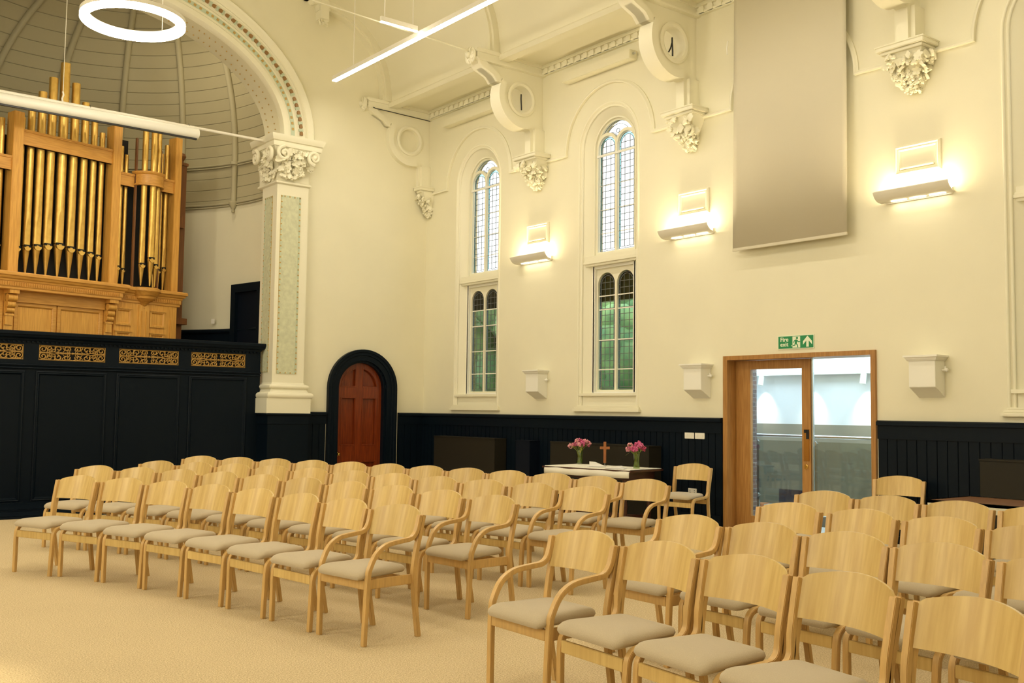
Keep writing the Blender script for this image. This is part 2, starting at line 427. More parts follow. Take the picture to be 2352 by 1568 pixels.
b2 = [(x, z) for x, z in ell(3.47, 2.11, 90)]
b.sweep(b2, [(-.035, -.066), (-.035, -.072), (.035, -.072), (.035, -.066)], FY, mi=2)
for i, ((x, z), a) in enumerate(along(3.47, 2.11, .105)):
    b.T = Matrix.Translation((x, -.072, z)) @ Matrix.Rotation(-a, 4, 'Y'); b.box(-.022, .022, -.006, .004, -.02, .02, 3)
b.T = Matrix.Identity(4)
for w in (.17, .43):
    for i, ((x, z), a) in enumerate(along(3.25, 1.86, .11)):
        b.ball((x, w + .012*(i % 3-1), z), .013, 3, 6, 4)
struct(b.done('trim_1', [M['stone'], M['rust'], M['teal_st'], M['gold_st']], smooth=40), 'moulded chancel arch with rust and mint stencilled bands', 'arch')

# ceiling: sloping aisle soffits, purlins and arched panels
half = [(.2, 7.15), (-.74, 7.15), (-.74, 7.10), (-.78, 7.05), (-.95, 7.05), (-.97, 7.12), (-.93, 7.16), (-.93, 7.30)] + arc(-2.35, 7.3, 1.40, 3, 90, 16)[0:] + [(-2.55, 8.70), (-2.62, 8.66)] + arc(CX, 8.66, 3.68, 0, 90, 16, 2.45)
prof = half + [(2*CX - x, z) for x, z in half[::-1]][1:]
b = B()
rows = [[b.v((x, y, z)) for x, z in prof] for y in (.1, YF-.1)]
for k in range(len(prof)-1): b.f([rows[0][k], rows[0][k+1], rows[1][k+1], rows[1][k]])
struct(b.done('ceiling', M['ceil'], smooth=30), 'cream vaulted ceiling with side purlins', 'ceiling')
# arched ceiling ribs over each bracket
for i, y in enumerate([-.06] + BRK + [-13.33]):
    b = B()
    for mx in (1, -1):
        pa, pi, pj = ([(-2.35+rr, 7.15)] + arc(-2.35, 7.3, rr, 0, 90, 18) for rr in (1.42, 1.29, 1.25))
        for (po, pn, hw) in ((pa, pi, .12), (pa, pj, .07)):
            q = [(x if mx == 1 else 2*CX-x, z) for x, z in po + pn[::-1]]
            b.prism(q, FY, y-hw if i else y-hw, y+hw)
        q = [(x if mx == 1 else 2*CX-x, z) for x, z in arc(CX, 8.66, 3.70, 0, 90, 16, 2.47) + arc(CX, 8.66, 3.55, 0, 90, 16, 2.32)[::-1]]
        b.prism(q, FY, y-.1, y+.1)
    struct(b.done('trim_%d' % (2+i), M['ceil'], smooth=35), ['arched ceiling rib against the end wall', 'arched ceiling rib above the first free bracket', 'arched ceiling rib above the second free bracket', 'arched ceiling rib above the third free bracket', 'arched ceiling rib above the camera'][i], 'rib')
# dentil cornice on the right wall
b = B()
b.sweep([(0, 7.0), (YF, 7.0)], [(-.05, .0), (-.05, -.05), (-.03, -.07), (0, -.07), (.0, .0)], FX)
b.sweep([(0, 7.13), (YF, 7.13)], [(-.02, .0), (-.02, -.08), (.04, -.1), (.04, .0)], FX)
b.box(-.055, 0, YF, 0, 6.99, 7.15)
y = -.05
while y > YF+.2:
    b.prism([(y, 7.0), (y-.095, 7.0), (y-.095, 7.06)] + arc(y-.0475, 7.06, .0475, 0, 180, 5)[::-1][1:-1] + [(y, 7.06)], FX, -.085, -.02)
    y -= .158
struct(b.done('trim_7', M['stone'], smooth=30), 'white dentil cornice along the window wall', 'cornice')
# string course and hood moulds
b = B()
SP = [(-.026, 0), (-.026, -.022), (-.008, -.03), (-.002, -.042), (.012, -.05), (.026, -.046), (.026, 0)]
for k, yc in enumerate(WIN):
    e0 = 0 if k == 0 else -3.33*k - .06
    path = [(e0, 5.56), (yc+.985, 5.56)] + arc(yc, ZS, .955, 0, 180, 32) + [(yc-.985, 5.56), (-3.33*(k+1)+.02, 5.56)]
    path[1] = (yc+.955, 5.56); path.pop(2); path.pop(-2)
    b.sweep(path, SP, FX)
struct(b.done('trim_8', M['stone'], smooth=40), 'moulded string course arching over the windows', 'string course')
# dado of the right wall and end wall
def dado(b, u0, u1, fn, s=-1):
    b.sweep([(u0, 1.41), (u1, 1.41)], [(-.035, 0), (-.035, .05*s), (-.02, .075*s), (.02, .075*s), (.024, 0)], fn)
    b.prism([(u0, 1.235), (u1, 1.235), (u1, 1.39), (u0, 1.39)], fn, 0, .045*s)
    b.prism([(u0, 0), (u1, 0), (u1, .16), (u0, .16)], fn, 0, .06*s)
    w = .118; n = max(1, int(abs(u1-u0)/w)); st = (u1-u0)/n; g = .007*(1 if st > 0 else -1)
    b.prism([(u0, .1), (u1, .1), (u1, 1.3), (u0, 1.3)], fn, 0, .018*s)
    for i in range(n):
        a0, a1 = u0+st*i+g*.5, u0+st*(i+1)-g*.5
        b.prism([(a0, .15), (a1, .15), (a1, 1.24), (a0, 1.24)], fn, 0, .032*s)
b = B(); dado(b, 0, -7.22, FX); dado(b, -9.5, YF, FX)
struct(b.done('trim_9', M['navy'], smooth=0, bevel=.003), 'dark navy boarded dado along the window wall', 'wainscot')
b = B(); dado(b, 0, -.56, FY); dado(b, -2.04, -2.42, FY)
struct(b.done('trim_10', M['navy'], smooth=0, bevel=.003), 'dark navy boarded dado beside the arched door', 'wainscot')

# ------------------------------------------------------------------ tall windows
def make_window(k, yc):
    zb = 3.76 if k == 2 else 1.54
    w = empty('window_%d' % (k+1), (0, yc, 0)); struct(w, ['tall leaded window nearest the corner', 'tall leaded window between two lit sconces', 'tall leaded window behind the lowered cream blind', 'tall leaded window at the right edge'][k], 'window')
    F = lambda u, v, d: (d, -u, v)          # local: u to the right seen from the hall
    def ring(r, z0, n=24): return [(-r, z0)] + arc(0, ZS, r, 180, 0, n) + [(r, z0)]
    b = B()
    A0, A1, A2 = ring(.632, zb), ring(.60, zb), ring(.43, zb)
    for P0, P1, w0, w1 in ((A0, A1, .0, .03), (A1, A2, .03, .165)):
        ra = [b.v(F(u, v, w0)) for u, v in P0]; rb = [b.v(F(u, v, w1)) for u, v in P1]
        for i in range(len(ra)-1): b.f([ra[i], ra[i+1], rb[i+1], rb[i]])
    for r, d in ((.645, .0), (.60, .03)):       # beads
        pr = [(.018*math.cos(a), d-.018*math.sin(a)) for a in [PI*i/6 for i in range(7)]]
        b.sweep(ring(r, zb+.02), pr, F)
    if k != 2: b.sweep(ring(.445, 1.80), [(-.012, .165), (-.012, .13), (.012, .13), (.012, .165)], F)
    if k != 2: b.box(.04, .24, -.63, .63, 1.54, 1.765); b.box(-.005, .2, -.655, .655, 1.745, 1.785)                      # sill nosing
    struct(b.done('window_surround', M['stone'], w, smooth=40))
    if k != 2:
     b = B(); b.box(-.055, .02, -.72, .72, 1.505, 1.545); b.box(-.035, .02, -.70, .70, 1.545, 1.575); b.box(-.02, .02, -.67, .67, 1.575, 1.60)
     b.done('window_sill', M['stone'], w, smooth=0, bevel=.006)
    b = B(); b.box(.06, .26, -.62, .62, 3.74, 3.90); b.box(.035, .2, -.64, .64, 3.775, 3.815); b.box(.05, .2, -.63, .63, 3.815, 3.84); b.box(.13, .18, -.16, .16, 3.885, 3.893)
    b.done('transom', M['stone'], w, smooth=0, bevel=.006)
    # upper tracery
    b = B()
    cz, cu, rl = 5.575, .2075, .186
    def light(s, z0, inset=0): return [(s*cu-rl+inset, z0+inset)] + arc(s*cu, cz, rl-inset, 180, 0, 14) + [(s*cu+rl-inset, z0+inset)]
    C1 = (-cu, cz); Rh = .235
    up = [(u, v) for u, v in arc(0, ZS, .40, 165, 15, 40) if math.dist((u, v), C1) > Rh and math.dist((u, v), (cu, cz)) > Rh]
    ru = up[-1]; a_r = math.degrees(math.atan2(ru[1]-cz, ru[0]-cu)); a_c = math.degrees(math.acos(-cu/Rh))
    hd = up + arc(cu, cz, Rh, a_r, a_c, 8)[1:-1] + [(0, cz+math.sqrt(Rh**2-cu**2))] + arc(-cu, cz, Rh, 180-a_c, 180-a_r, 8)[1:-1]
    b.holed(ring(.62, 3.80), [light(-1, 3.96), light(1, 3.96), hd], F, .165, .225)
    b.done('tracery', M['stone'], w, smooth=30, label='white upper tracery of two round-headed lights')
    def low(s, inset=0): return [(s*cu-rl+inset, 1.84+inset)] + arc(s*cu, 3.45, rl-inset, 180, 0, 14) + [(s*cu+rl-inset, 1.84+inset)]
    if k != 2:
        # lower tracery
        b = B()
        b.holed([(-.62, 1.77), (-.62, 3.86), (.62, 3.86), (.62, 1.77)], [low(-1), low(1)], F, .175, .235)
        b.done('tracery', M['stone'], w, smooth=30, label='white lower tracery of two round-headed lights')
        b = B()
        b.holed([(-.52, 1.77), (-.52, 3.76), (.52, 3.76), (.52, 1.77)], [[(-.415, 1.81), (-.415, 3.70), (.415, 3.70), (.415, 1.81)]], F, .13, .18)
        b.done('window_frame', M['white'], w, smooth=0)
    # glazing
    for s in (-1, 1):
        for lower in ((0,) if k == 2 else (0, 1)):
            z0, z1, top = (1.84, 3.62, 3.45) if lower else (3.96, 5.75, cz)
            sh = (lambda i, s=s: low(s, i)) if lower else (lambda i, s=s: light(s, 3.96, i))
            b = B()
            inn = sh(.045)
            b.f([b.v(F(u, v, .205)) for u, v in inn], 0)
            o = sh(-.004)                            # coloured border strip
            ra = [b.v(F(u, v, .205)) for u, v in o]; rb = [b.v(F(u, v, .205)) for u, v in inn]; rm = [b.v(F(u, v, .205)) for u, v in sh(.018)]
            for i in range(len(ra)-1):
                b.f([rm[i], rm[i+1], rb[i+1], rb[i]], 1); b.f([ra[i], ra[i+1], rm[i+1], rm[i]], 0)
            b.f([ra[0], rb[0], rb[-1], ra[-1]], 0)
            gm = (M['greygl'] if k == 0 else M['greengl']) if lower else M['clear']
            g = b.done('window_pane', [gm, M['deepblue'] if lower else M['bluegl']], w, smooth=0, recalc=False)
            b = B()
            t = .0040
            for q in (.045, .018):
                b.sweep(sh(q), [(-t, .200), (-t, .210), (t, .210), (t, .200)], F, closed=True)
            for j in (-1, 1):
                x = s*cu + j*.055; zt = top + math.sqrt(max(0, .141**2-(.055)**2))
                b.box(.200, .210, -x-t*.8, -x+t*.8, z0+.04, zt)
            z = z0+.045+.1
            i = 0
            while z < z1-.07:
                dz = max(0, z-top); hw = math.sqrt(max(.001, .141**2-dz*dz))
                b.box(.199, .211, -s*cu-hw, -s*cu+hw, z-t, z+t)
                for e in (-1, 1): b.box(.199, .211, -(s*cu+e*(hw+.0135))-.0135, -(s*cu+e*(hw+.0135))+.0135, z+.045-t, z+.045+t)
                z += .1; i += 1
            b.done('leading', M['lead'], g, smooth=0)
    hb = B(); hb.f([hb.v(F(u, v, .205)) for u, v in hd], 0)
    g = hb.done('window_pane', [M['clear']], w, smooth=0, recalc=False)
    hb = B(); hb.sweep(hd, [(-.005, .2), (-.005, .21), (.005, .21), (.005, .2)], F, closed=True); hb.sweep([(u*.72, 5.79+(v-5.79)*.72) for u, v in hd], [(-.004, .2), (-.004, .21), (.004, .21), (.004, .2)], F, closed=True)
    hb.sweep(circ(0, 5.81, .035, 12), [(-.004, .2), (-.004, .21), (.004, .21), (.004, .2)], F, closed=True)
    hb.done('leading', M['lead'], g, smooth=0)
    b = B()
    for z in () if k == 2 else ([2.15, 2.55, 3.0, 3.28] if k == 0 else [2.15, 2.6, 3.07, 3.28]): b.box(.196, .214, -.4, .4, z-.008, z+.008)
    for z in (4.25, 4.62, 5.0): b.box(.2, .212, -.4, .4, z-.006, z+.006)
    b.box(.145, .165, -.41, .41, 5.44, 5.475)
    b.done('saddle_bar', M['white'], w, smooth=0)
    if k != 2: b = B(); b.box(.235, .25, -.42, .42, 3.20 if k else 3.30, 3.74); b.done('head_board', M['dkboard'], w, smooth=0, label='dark board behind the heads of the lower lights')
    # outside stone reveal
    b = B()
    ra = [b.v(F(u, v, .236)) for u, v in ring(.43, 3.95 if k == 2 else 1.82)]; rb = [b.v(F(u, v, .31)) for u, v in ring(.44, 3.93 if k == 2 else 1.80)]
    for i in range(len(ra)-1): b.f([ra[i], ra[i+1], rb[i+1], rb[i]])
    b.f([ra[0], ra[-1], rb[-1], rb[0]])
    b.holed(ring(.70, zb-.04), [ring(.44, 3.93 if k == 2 else 1.80)], F, .302, .312)
    b.done('stone_reveal', M['extstone'], w, smooth=30)
for k, yc in enumerate(WIN): make_window(k, yc)

# ------------------------------------------------------------------ arched door in the end wall
d1 = empty('door_1', (-1.32, .12, 0)); struct(d1, 'varnished red-brown arched panelled door in a navy surround', 'door')
def archp(r, z0, n=20): return [(-r, z0)] + arc(0, 1.87, r, 180, 0, n) + [(r, z0)]
b = B(); b.prism(archp(.485, .01), FY, .02, .05)
def rect(x0, x1, z0, z1): return [(x0, z0), (x1, z0), (x1, z1), (x0, z1)]
def qarch(s): # quarter-arched top panel
    p = [(s*.07, 1.90)] + [(s*x, z) for x, z in arc(0, 1.87, .37, 5, 79, 10)]
    return p
panels = [rect(-.36, -.07, .86, 1.70), rect(.07, .36, .86, 1.70), rect(-.36, -.07, .12, .56), rect(.07, .36, .12, .56), qarch(-1), qarch(1)]
b.holed(archp(.47, .02), panels, FY, -.03, .02)
b.done('door_leaf', M['redwood'], d1, smooth=0)
b = B()
for p in panels: b.sweep(p if p[0][0] < p[1][0] or True else p, [(-.012, .0), (-.012, -.036), (.006, -.036), (.016, .0)], FY, closed=True)
b.done('panel_moulding', M['redwood'], d1, smooth=0)
b = B(); b.lathe([(.0, -.095), (.022, -.09), (.030, -.07), (.022, -.05), (.01, -.045), (.01, -.035), (.034, -.03), (.034, -.02)], (-.41, 0, .70), 14, axis='y'); b.done('door_knob', M['brass'], d1, smooth=50, label='small round brass knob')
b = B(); b.prism([(-.43, 1.955), (-.415, 1.955), (-.415, 2.0), (-.43, 2.0)], FY, -.045, -.02); b.done('label_plate', M['plastic'], d1, smooth=0)
b = B()
for r0, r1, w0, w1 in ((.70, .66, -.20, .0), (.66, .60, -.18, .0), (.60, .50, -.165, .05), (.50, .46, -.12, .02)):
    po, pi = archp(r0, 0, 28), archp(r1, 0, 28)
    b.prism(po + pi[::-1], FY, w0, w1)
b.sweep(archp(.655, 0, 28), [(.012*math.cos(a), -.18-.02*math.sin(a)) for a in [PI*i/5 for i in range(6)]], FY)
b.sweep(archp(.60, 0, 28), [(.010*math.cos(a), -.165-.02*math.sin(a)) for a in [PI*i/5 for i in range(6)]], FY)
struct(b.done('door_surround', M['navy'], d1, smooth=40))

# ------------------------------------------------------------------ glazed oak door in the right wall
d2 = empty('door_2', (0, -8.36, 0)); struct(d2, 'glazed oak-framed doorway under the green exit sign', 'door')
FD = lambda u, v, w: (w, u + 8.36, v)
b = B()
b.holed([(-7.235, 0), (-7.235, 2.255), (-9.475, 2.255), (-9.475, 0)], [[(-7.305, .012), (-7.305, 2.20), (-9.415, 2.20), (-9.415, .012)]], FD, -.035, .38)
struct(b.done('door_lining', M['door_oak'], d2, smooth=0))
lf = [(-7.31, .02), (-7.31, 2.195), (-8.475, 2.195), (-8.475, .02)]
b = B(); b.holed(lf, [[(-7.545, .19), (-7.545, 2.08), (-8.345, 2.08), (-8.345, .19)]], FD, .14, .19)
leafo = b.done('door_leaf', M['door_oak'], d2, smooth=0)
b = B(); b.box(.16, .168, -7.55+8.36, -8.34+8.36, .18, 2.09); b.done('door_glass', M['doorgl'], leafo, smooth=0)
b = B(); b.box(.157, .169, -8.485+8.36, -9.41+8.36, .015, 2.20); b.done('side_glass', M['doorgl'], d2, smooth=0)
b = B(); b.box(.15, .178, -8.478+8.36, -8.50+8.36, .015, 2.20); b.done('glass_edge_strip', M['metal'], d2, smooth=0)
b = B(); b.box(.132, .141, -8.375+8.36, -8.45+8.36, .93, 1.32, 0); b.box(.128, .133, -8.412+8.36, -8.452+8.36, 1.20, 1.315, 1); b.box(.128, .133, -8.38+8.36, -8.42+8.36, 1.275, 1.315, 1)
b.done('push_plate', [M['brassplate'], M['black']], leafo, smooth=0, label='mirror-bright brass push plate')
b = B(); b.lathe([(.03, .14), (.03, .132), (.024, .126), (.0, .126)], (0, -8.405+8.36, .86), 16, axis='x'); b.box(.122, .127, -8.407+8.36, -8.403+8.36, .845, .87)
b.done('lock_cylinder', M['brass'], leafo, smooth=30)

# the lit space behind the glazed door
b = B(); b.box(.31, 1.3, -13, -5.6, -.7, -.002); b.box(1.3, 2.3, -13, -5.6, -.7, -.6); b.box(.2, .31, -9.47, -7.25, -.1, -.002); struct(b.done('floor_atrium', M['fargrey'], smooth=0), 'pale grey floor beyond the glazed door', 'floor')
b = B(); b.box(2.2, 2.4, -13, -5.6, 1.36, 3.8, 0); b.box(2.18, 2.4, -13, -5.6, -.7, 1.36, 1); struct(b.done('wall_atrium', [M['farwhite'], M['farbrown']], smooth=0), 'white wall over taupe dado beyond the glazed door', 'wall')
b = B(); b.box(.31, 2.4, -13, -5.6, 3.6, 3.8); struct(b.done('ceiling_atrium', M['farwhite'], smooth=0), 'white ceiling beyond the glazed door', 'ceiling')
b = B(); b.box(.31, 2.3, -5.7, -5.6, -.7, 3.75); b.box(.31, 2.3, -12.2, -12.1, -.7, 3.75); struct(b.done('wall_atrium_end', M['farwhite'], smooth=0), 'white end walls beyond the glazed door', 'wall')
b = B(); b.box(.31, .92, -7.03, -6.2, 0, 3.6); struct(b.done('trim_11', M['brick'], smooth=0), 'dark brick pier just outside the glazed door', 'pier')
rl = empty('balustrade', (1.2, -7.8, 0)); tag(rl, 'glass balustrade with steel handrail beyond the glazed door', 'balustrade')
b = B(); b.tube([(0, 1.4, 1.205), (0, -2.2, 1.205)], .022, 12); b.done('handrail', M['metal'], rl)
for y in (.98, .02, -.94):
    b = B(); b.box(-.012, .012, y-.03, y+.03, 0, 1.15); p = b.done('post', M['metal'], rl, smooth=0)
    b = B()
    for z in (1.115, .37): b.lathe([(.0, -.075), (.03, -.073), (.034, -.05), (.03, -.045), (.01, -.045), (.01, 0)], (0, y-.045, z), 12, axis='x'); b.tube([(0, y, z), (-.05, y-.045, z)], .008, 6)
    b.done('clamp', M['metal'], p, smooth=40)
for y0, y1 in ((.96, .05), (0, -.92)):
    b = B(); b.box(-.058, -.048, y0, y1, .2, 1.14); b.done('glass_panel', M['balgl'], rl, smooth=0)
b = B(); b.box(2.10, 2.13, -11.5, -5.72, 2.085, 2.115); b.box(2.13, 2.2, -11.5, -5.72, 2.09, 2.11); tag(b.done('lighting_track', M['white'], smooth=0), 'white lighting track on the wall beyond the glazed door', 'lighting track')
SY = (-6.19, -7.06, -7.95)
for y in SY:
    s = empty('track_spotlight', (2.1, y, 2.09)); tag(s, ['white track spotlight seen through the door leaf glass', 'white track spotlight just right of the brass-plated door stile', 'white track spotlight by the right door jamb'][SY.index(y)], 'spotlight', 'track spotlights beyond the door')
    b = B(); b.tube([(.0, 0, -.01), (-.03, .0, -.15)], .042, 16); b.done('lamp_head', M['white'], s)
    b = B(); b.tube([(.0, 0, .0), (0, 0, -.03)], .012, 8); b.done('stem', M['white'], s)
    d = bpy.data.lights.new('track_spotlight_lamp', 'SPOT'); d.energy = 14; d.spot_size = R(75); d.spot_blend = 1.0; d.color = (1, .93, .78); d.shadow_soft_size = .03
    o = bpy.data.objects.new('track_spotlight_lamp', d); C.objects.link(o); o.location = (2.06, y, 1.92); o.rotation_euler = (Vector((2.2, y, 1.5))-Vector((2.06, y, 1.92))).to_track_quat('-Z', 'Y').to_euler()
dk = empty('desk', (1.75, -6.9, -.6)); tag(dk, 'pale desk beyond the glazed door carrying a dark monitor', 'desk')
b = B(); b.box(-.35, .35, -.8, .9, .71, .74); b.done('desktop', M['white'], dk, smooth=0)
for y in (-.72, .8):
    for x in (-.3, .3):
        b = B(); b.box(x-.02, x+.02, y-.02, y+.02, 0, .71); b.done('leg', M['metal'], dk, smooth=0)
mo = empty('monitor', (1.75, -7.0, .14)); tag(mo, 'dark blue monitor on the desk beyond the door', 'monitor')
b = B(); b.box(-.02, .02, -.26, .22, .06, .285); b.done('display', M['screen'], mo, smooth=0, bevel=.004)
b = B(); b.box(-.03, .1, -.1, .1, 0, .01); b.box(.02, .04, -.02, .02, 0, .1); b.done('stand', M['cable'], mo, smooth=0)
b = B(); b.box(-.1, .1, -.07, .07, 0, .06); o = b.done('folder', M['orange'], smooth=0); o.location = (1.72, -6.48, .14); tag(o, 'orange folder left of the dark monitor', 'folder')
b = B(); b.box(-.1, .1, -.07, .07, 0, .055); o = b.done('paper_stack', M['paper'], smooth=0); o.location = (1.73, -6.66, .14); tag(o, 'white paper stack between orange folder and monitor', 'papers')

# outside the tall windows
b = B(); b.box(.5, 40, -40, 30, -1.2, -.3); struct(b.done('ground', M['ground'], smooth=0), 'grey paving outside', 'ground')
b = B(); b.box(.47, 2.5, -12.4, -5.5, 3.81, 3.9); struct(b.done('trim_12', M['ground'], smooth=0), 'flat roof of the link building outside', 'roof')

b = B()
rh = random.Random(3)
for i in range(420):
    x = rh.uniform(3.2, 5.2); y = rh.uniform(-5, 14); z = rh.uniform(-.3, 4.0)
    b.ball((x, y, z), rh.uniform(.35, .7), 0, 7, 5, (1, 1, .8), (rh.uniform(0, 3), rh.uniform(0, 3), 0))
for i in range(120):
    b.ball((rh.uniform(5.4, 6.2), rh.uniform(-5, 16), rh.uniform(0, 4.3)), rh.uniform(.6, .9), 0, 10, 7, (1, 1, .9), (rh.uniform(0, 3), rh.uniform(0, 3), 0))
h = b.done('hedge', M['leaf_ext'], smooth=180); h['kind'] = 'stuff'; tag(h, 'green shrubbery outside the leaded windows', 'hedge')

# ------------------------------------------------------------------ apse, choir platform
AC, AA, AB = (CX, .55), 3.35, 3.4
def ap(phi, k=1.0): return (AC[0]+AA*k*math.cos(R(phi)), AC[1]+AB*k*math.sin(R(phi)))
phis = [-1.5] + [i*3 for i in range(0, 61)] + [181.5]
b = B()
zz = [0, 5.25]
rows = [[b.v((*ap(p), z)) for p in phis] for z in zz]
for k in range(len(phis)-1): b.f([rows[0][k], rows[0][k+1], rows[1][k+1], rows[1][k]])
struct(b.done('wall_apse', M['wall'], smooth=60), 'curved cream apse wall behind the organ', 'wall')
AP = (-5.15, .62, 9.35)
def dome(phi, t, inset=0):
    x, y = ap(phi); c, s = math.cos(t), math.sin(t)
    nx, ny = math.cos(R(phi)), math.sin(R(phi))
    p = Vector((AP[0]+(x-AP[0])*c, AP[1]+(y-AP[1])*c, 5.98+(AP[2]-5.98)*s))
    if inset: p += (Vector((CX+.6, 1.2, 6.3))-p).normalized()*inset
    return p
b = B()
ts = [R(90*i/22) for i in range(23)]
rows = [[b.v((*ap(p), 5.25)) for p in phis]] + [[b.v(dome(p, t)) for p in phis] for t in ts]
for A, Bq in zip(rows, rows[1:]):
    for k in range(len(phis)-1): b.f([A[k], A[k+1], Bq[k+1], Bq[k]])
struct(b.done('ceiling_apse', M['dome'], smooth=60), 'boarded half dome over the organ with radiating ribs', 'ceiling')
b = B()
for z, r in ((5.985, .02), (5.94, .014), (5.245, .022), (5.20, .014)):
    b.tube([(*ap(p, .992), z) for p in phis], r, 8)
for phi in (18.5, 39.5, 60.5, 81.5, 102.5, 123.5, 144.5):
    b.tube([(*ap(phi, .988), 5.16)] + [(*ap(phi, .988), z) for z in (5.4, 5.8)] + [dome(phi, t, .03) for t in ts[1:]], [.05, .05, .05] + [.055]*22, 10)
    b.lathe([(0, -.17), (.028, -.15), (.02, -.10), (.05, -.06), (.085, 0), (.085, .03), (.05, .05)], (*ap(phi, .985), 5.22), 12)
    b.lathe([(.05, -.04), (.08, -.03), (.08, .02), (.05, .04)], (*ap(phi, .985), 5.97), 12)
struct(b.done('trim_13', M['rib'], smooth=45), 'cream dome ribs with drop finials and ring mouldings', 'rib')
b = B()
pts = [ap(p, .99) for p in phis]
rows = [[b.v((x, y, z)) for x, y in pts] for z in (1.3, 2.86)]
for k in range(len(pts)-1): b.f([rows[0][k], rows[0][k+1], rows[1][k+1], rows[1][k]])
b.tube([(*ap(p, .985), 2.89) for p in phis], .04, 8)
struct(b.done('trim_14', M['navy'], smooth=40), 'dark navy dado round the apse wall', 'wainscot')
d3 = empty('door_3', (0, 0, 0)); struct(d3, 'dark navy doorway at the right of the apse', 'door')
b = B()
P0, P1 = ap(16.2, .985), ap(4.0, .985)
dx, dy = P1[0]-P0[0], P1[1]-P0[1]; ln = math.hypot(dx, dy); dx /= ln; dy /= ln; nx, ny = -dy, dx
if nx > 0: nx, ny = -nx, -ny
FA = lambda u, v, w: (P0[0]+dx*u+nx*w, P0[1]+dy*u+ny*w, v)
b.holed([(0, 1.3), (0, 3.71), (ln+.2, 3.71), (ln+.2, 1.3)], [[(.14, 1.32), (.14, 3.56), (ln+.1, 3.56), (ln+.1, 1.32)]], FA, -.02, .09)
b.done('door_frame', M['navy'], d3, smooth=0)
b = B(); b.prism(rect(.13, ln+.12, 1.31, 3.57), FA, 0, .02); b.done('door_leaf', M['navybox'], d3, smooth=0)
b = B(); b.box(-9.6, -2.95, .36, 4.2, 1.1, 1.3); struct(b.done('floor_choir', M['carpet'], smooth=0), 'raised choir floor behind the navy front', 'floor')

# ------------------------------------------------------------------ pier and capital
pr = empty('trim_16', (-2.83, 0, 0)); struct(pr, 'cream square pier with mint panels carrying the chancel arch', 'pier')
def pbox(b, x0, x1, y0, z0, z1, mi=0, y1=.46): b.box(x0+2.83, x1+2.83, y0, y1, z0, z1, mi)
b = B(); pbox(b, -3.115, -2.53, -.12, 1.90, 5.36)
sh = b.done('shaft', M['stone'], pr, smooth=0)
b = B()
def panel(b, fn, u0, u1, z0, z1):
    b.prism(rect(u0, u1, z0, z1), fn, 0, .006, 0)
    n = int((z1-z0)/.095)
    for i in range(n):
        z = z0 + (z1-z0)*(i+.5)/n
        for u in (u0+.018, u1-.018):
            b.prism(rect(u-.014, u+.014, z-.034, z+.012), fn, .006, .011, 2); b.prism(rect(u-.012, u+.012, z+.018, z+.036), fn, .006, .014, 1)
            b.prism(rect(u-.018, u-.014, z-.045, z+.045), fn, .006, .012, 1 if u < (u0+u1)/2 else 2)
    m = max(2, int((u1-u0)/.075))
    for i in range(m):
        u = u0 + (u1-u0)*(i+.5)/m
        for z in (z0+.018, z1-.018):
            b.prism(rect(u-.02, u+.012, z-.014, z+.014), fn, .006, .011, 2); b.prism(rect(u+.016, u+.034, z-.012, z+.012), fn, .006, .014, 1)
panel(b, lambda u, v, w: (u+2.83, -.12-w, v), -3.045, -2.672, 2.08, 5.13)
b.done('front_panel', [M['mint'], M['gold_st'], M['teal_st']], sh, smooth=0, label='mint stencilled panel with ochre border facing the hall')
b = B(); panel(b, lambda u, v, w: (-3.115+2.83-w, u, v), .03, .34, 2.10, 5.13)
b.done('side_panel', [M['mint'], M['gold_st'], M['teal_st']], sh, smooth=0, label='mint stencilled panel facing the organ')
b = B()
def ringm(b, x0, x1, y0, prof, y1=.6):
    # profile (out, z) swept round the three visible faces
    path = [(x1+2.83, y1), (x1+2.83, y0), (x0+2.83, y0), (x0+2.83, y1)]
    b.sweep(path, prof, lambda u, v, w: (u, v, w))
half_t = lambda r, zc, o0, n=8: [(o0 + r*math.sin(PI*i/n), zc - r*math.cos(PI*i/n)) for i in range(n+1)]
base_prof = [(-.05, 1.80)] + half_t(.055, 1.855, .075) + [(.06, 1.915), (.045, 1.94), (.035, 1.97)] + half_t(.035, 2.005, .035) + [(.03, 2.045), (.012, 2.05), (.0, 2.075), (-.05, 2.075)]
base_prof = [(o, z-.145) for o, z in base_prof]
ringm(b, -3.115, -2.53, -.12, base_prof)
pbox(b, -3.245, -2.44, -.225, 1.415, 1.665, y1=.6)
b.done('base', M['stone'], pr, smooth=35)
b = B(); pbox(b, -3.20, -2.46, -.19, 0, 1.39, y1=.6); ringm(b, -3.20, -2.46, -.19, [(-.02, 1.37), (.03, 1.375), (.045, 1.39), (.045, 1.41), (.03, 1.418), (-.02, 1.418)]); ringm(b, -3.20, -2.46, -.19, [(-.02, 1.23), (.012, 1.235), (.012, 1.37), (-.02, 1.37)]); ringm(b, -3.20, -2.46, -.19, [(-.02, 0), (.03, 0), (.03, .16), (-.02, .18)])
b.done('dado_base', M['navy'], pr, smooth=0, label='dark navy boxed-in foot of the pier')
cp = empty('capital', (0, 0, -.058)); cp.parent = pr
b = B()
ringm(b, -3.115, -2.53, -.12, [(-.05, 5.36), (.01, 5.37), (.035, 5.39), (.035, 5.415), (.015, 5.43), (.0, 5.44), (-.05, 5.44)])
bell = [(-.05, 5.43), (.0, 5.43), (.005, 5.6), (.03, 5.75), (.07, 5.87), (.12, 5.96), (.14, 6.0), (-.05, 6.0)]
ringm(b, -3.115, -2.53, -.12, bell)
b.done('bell', M['stone'], cp, smooth=50)
b = B()
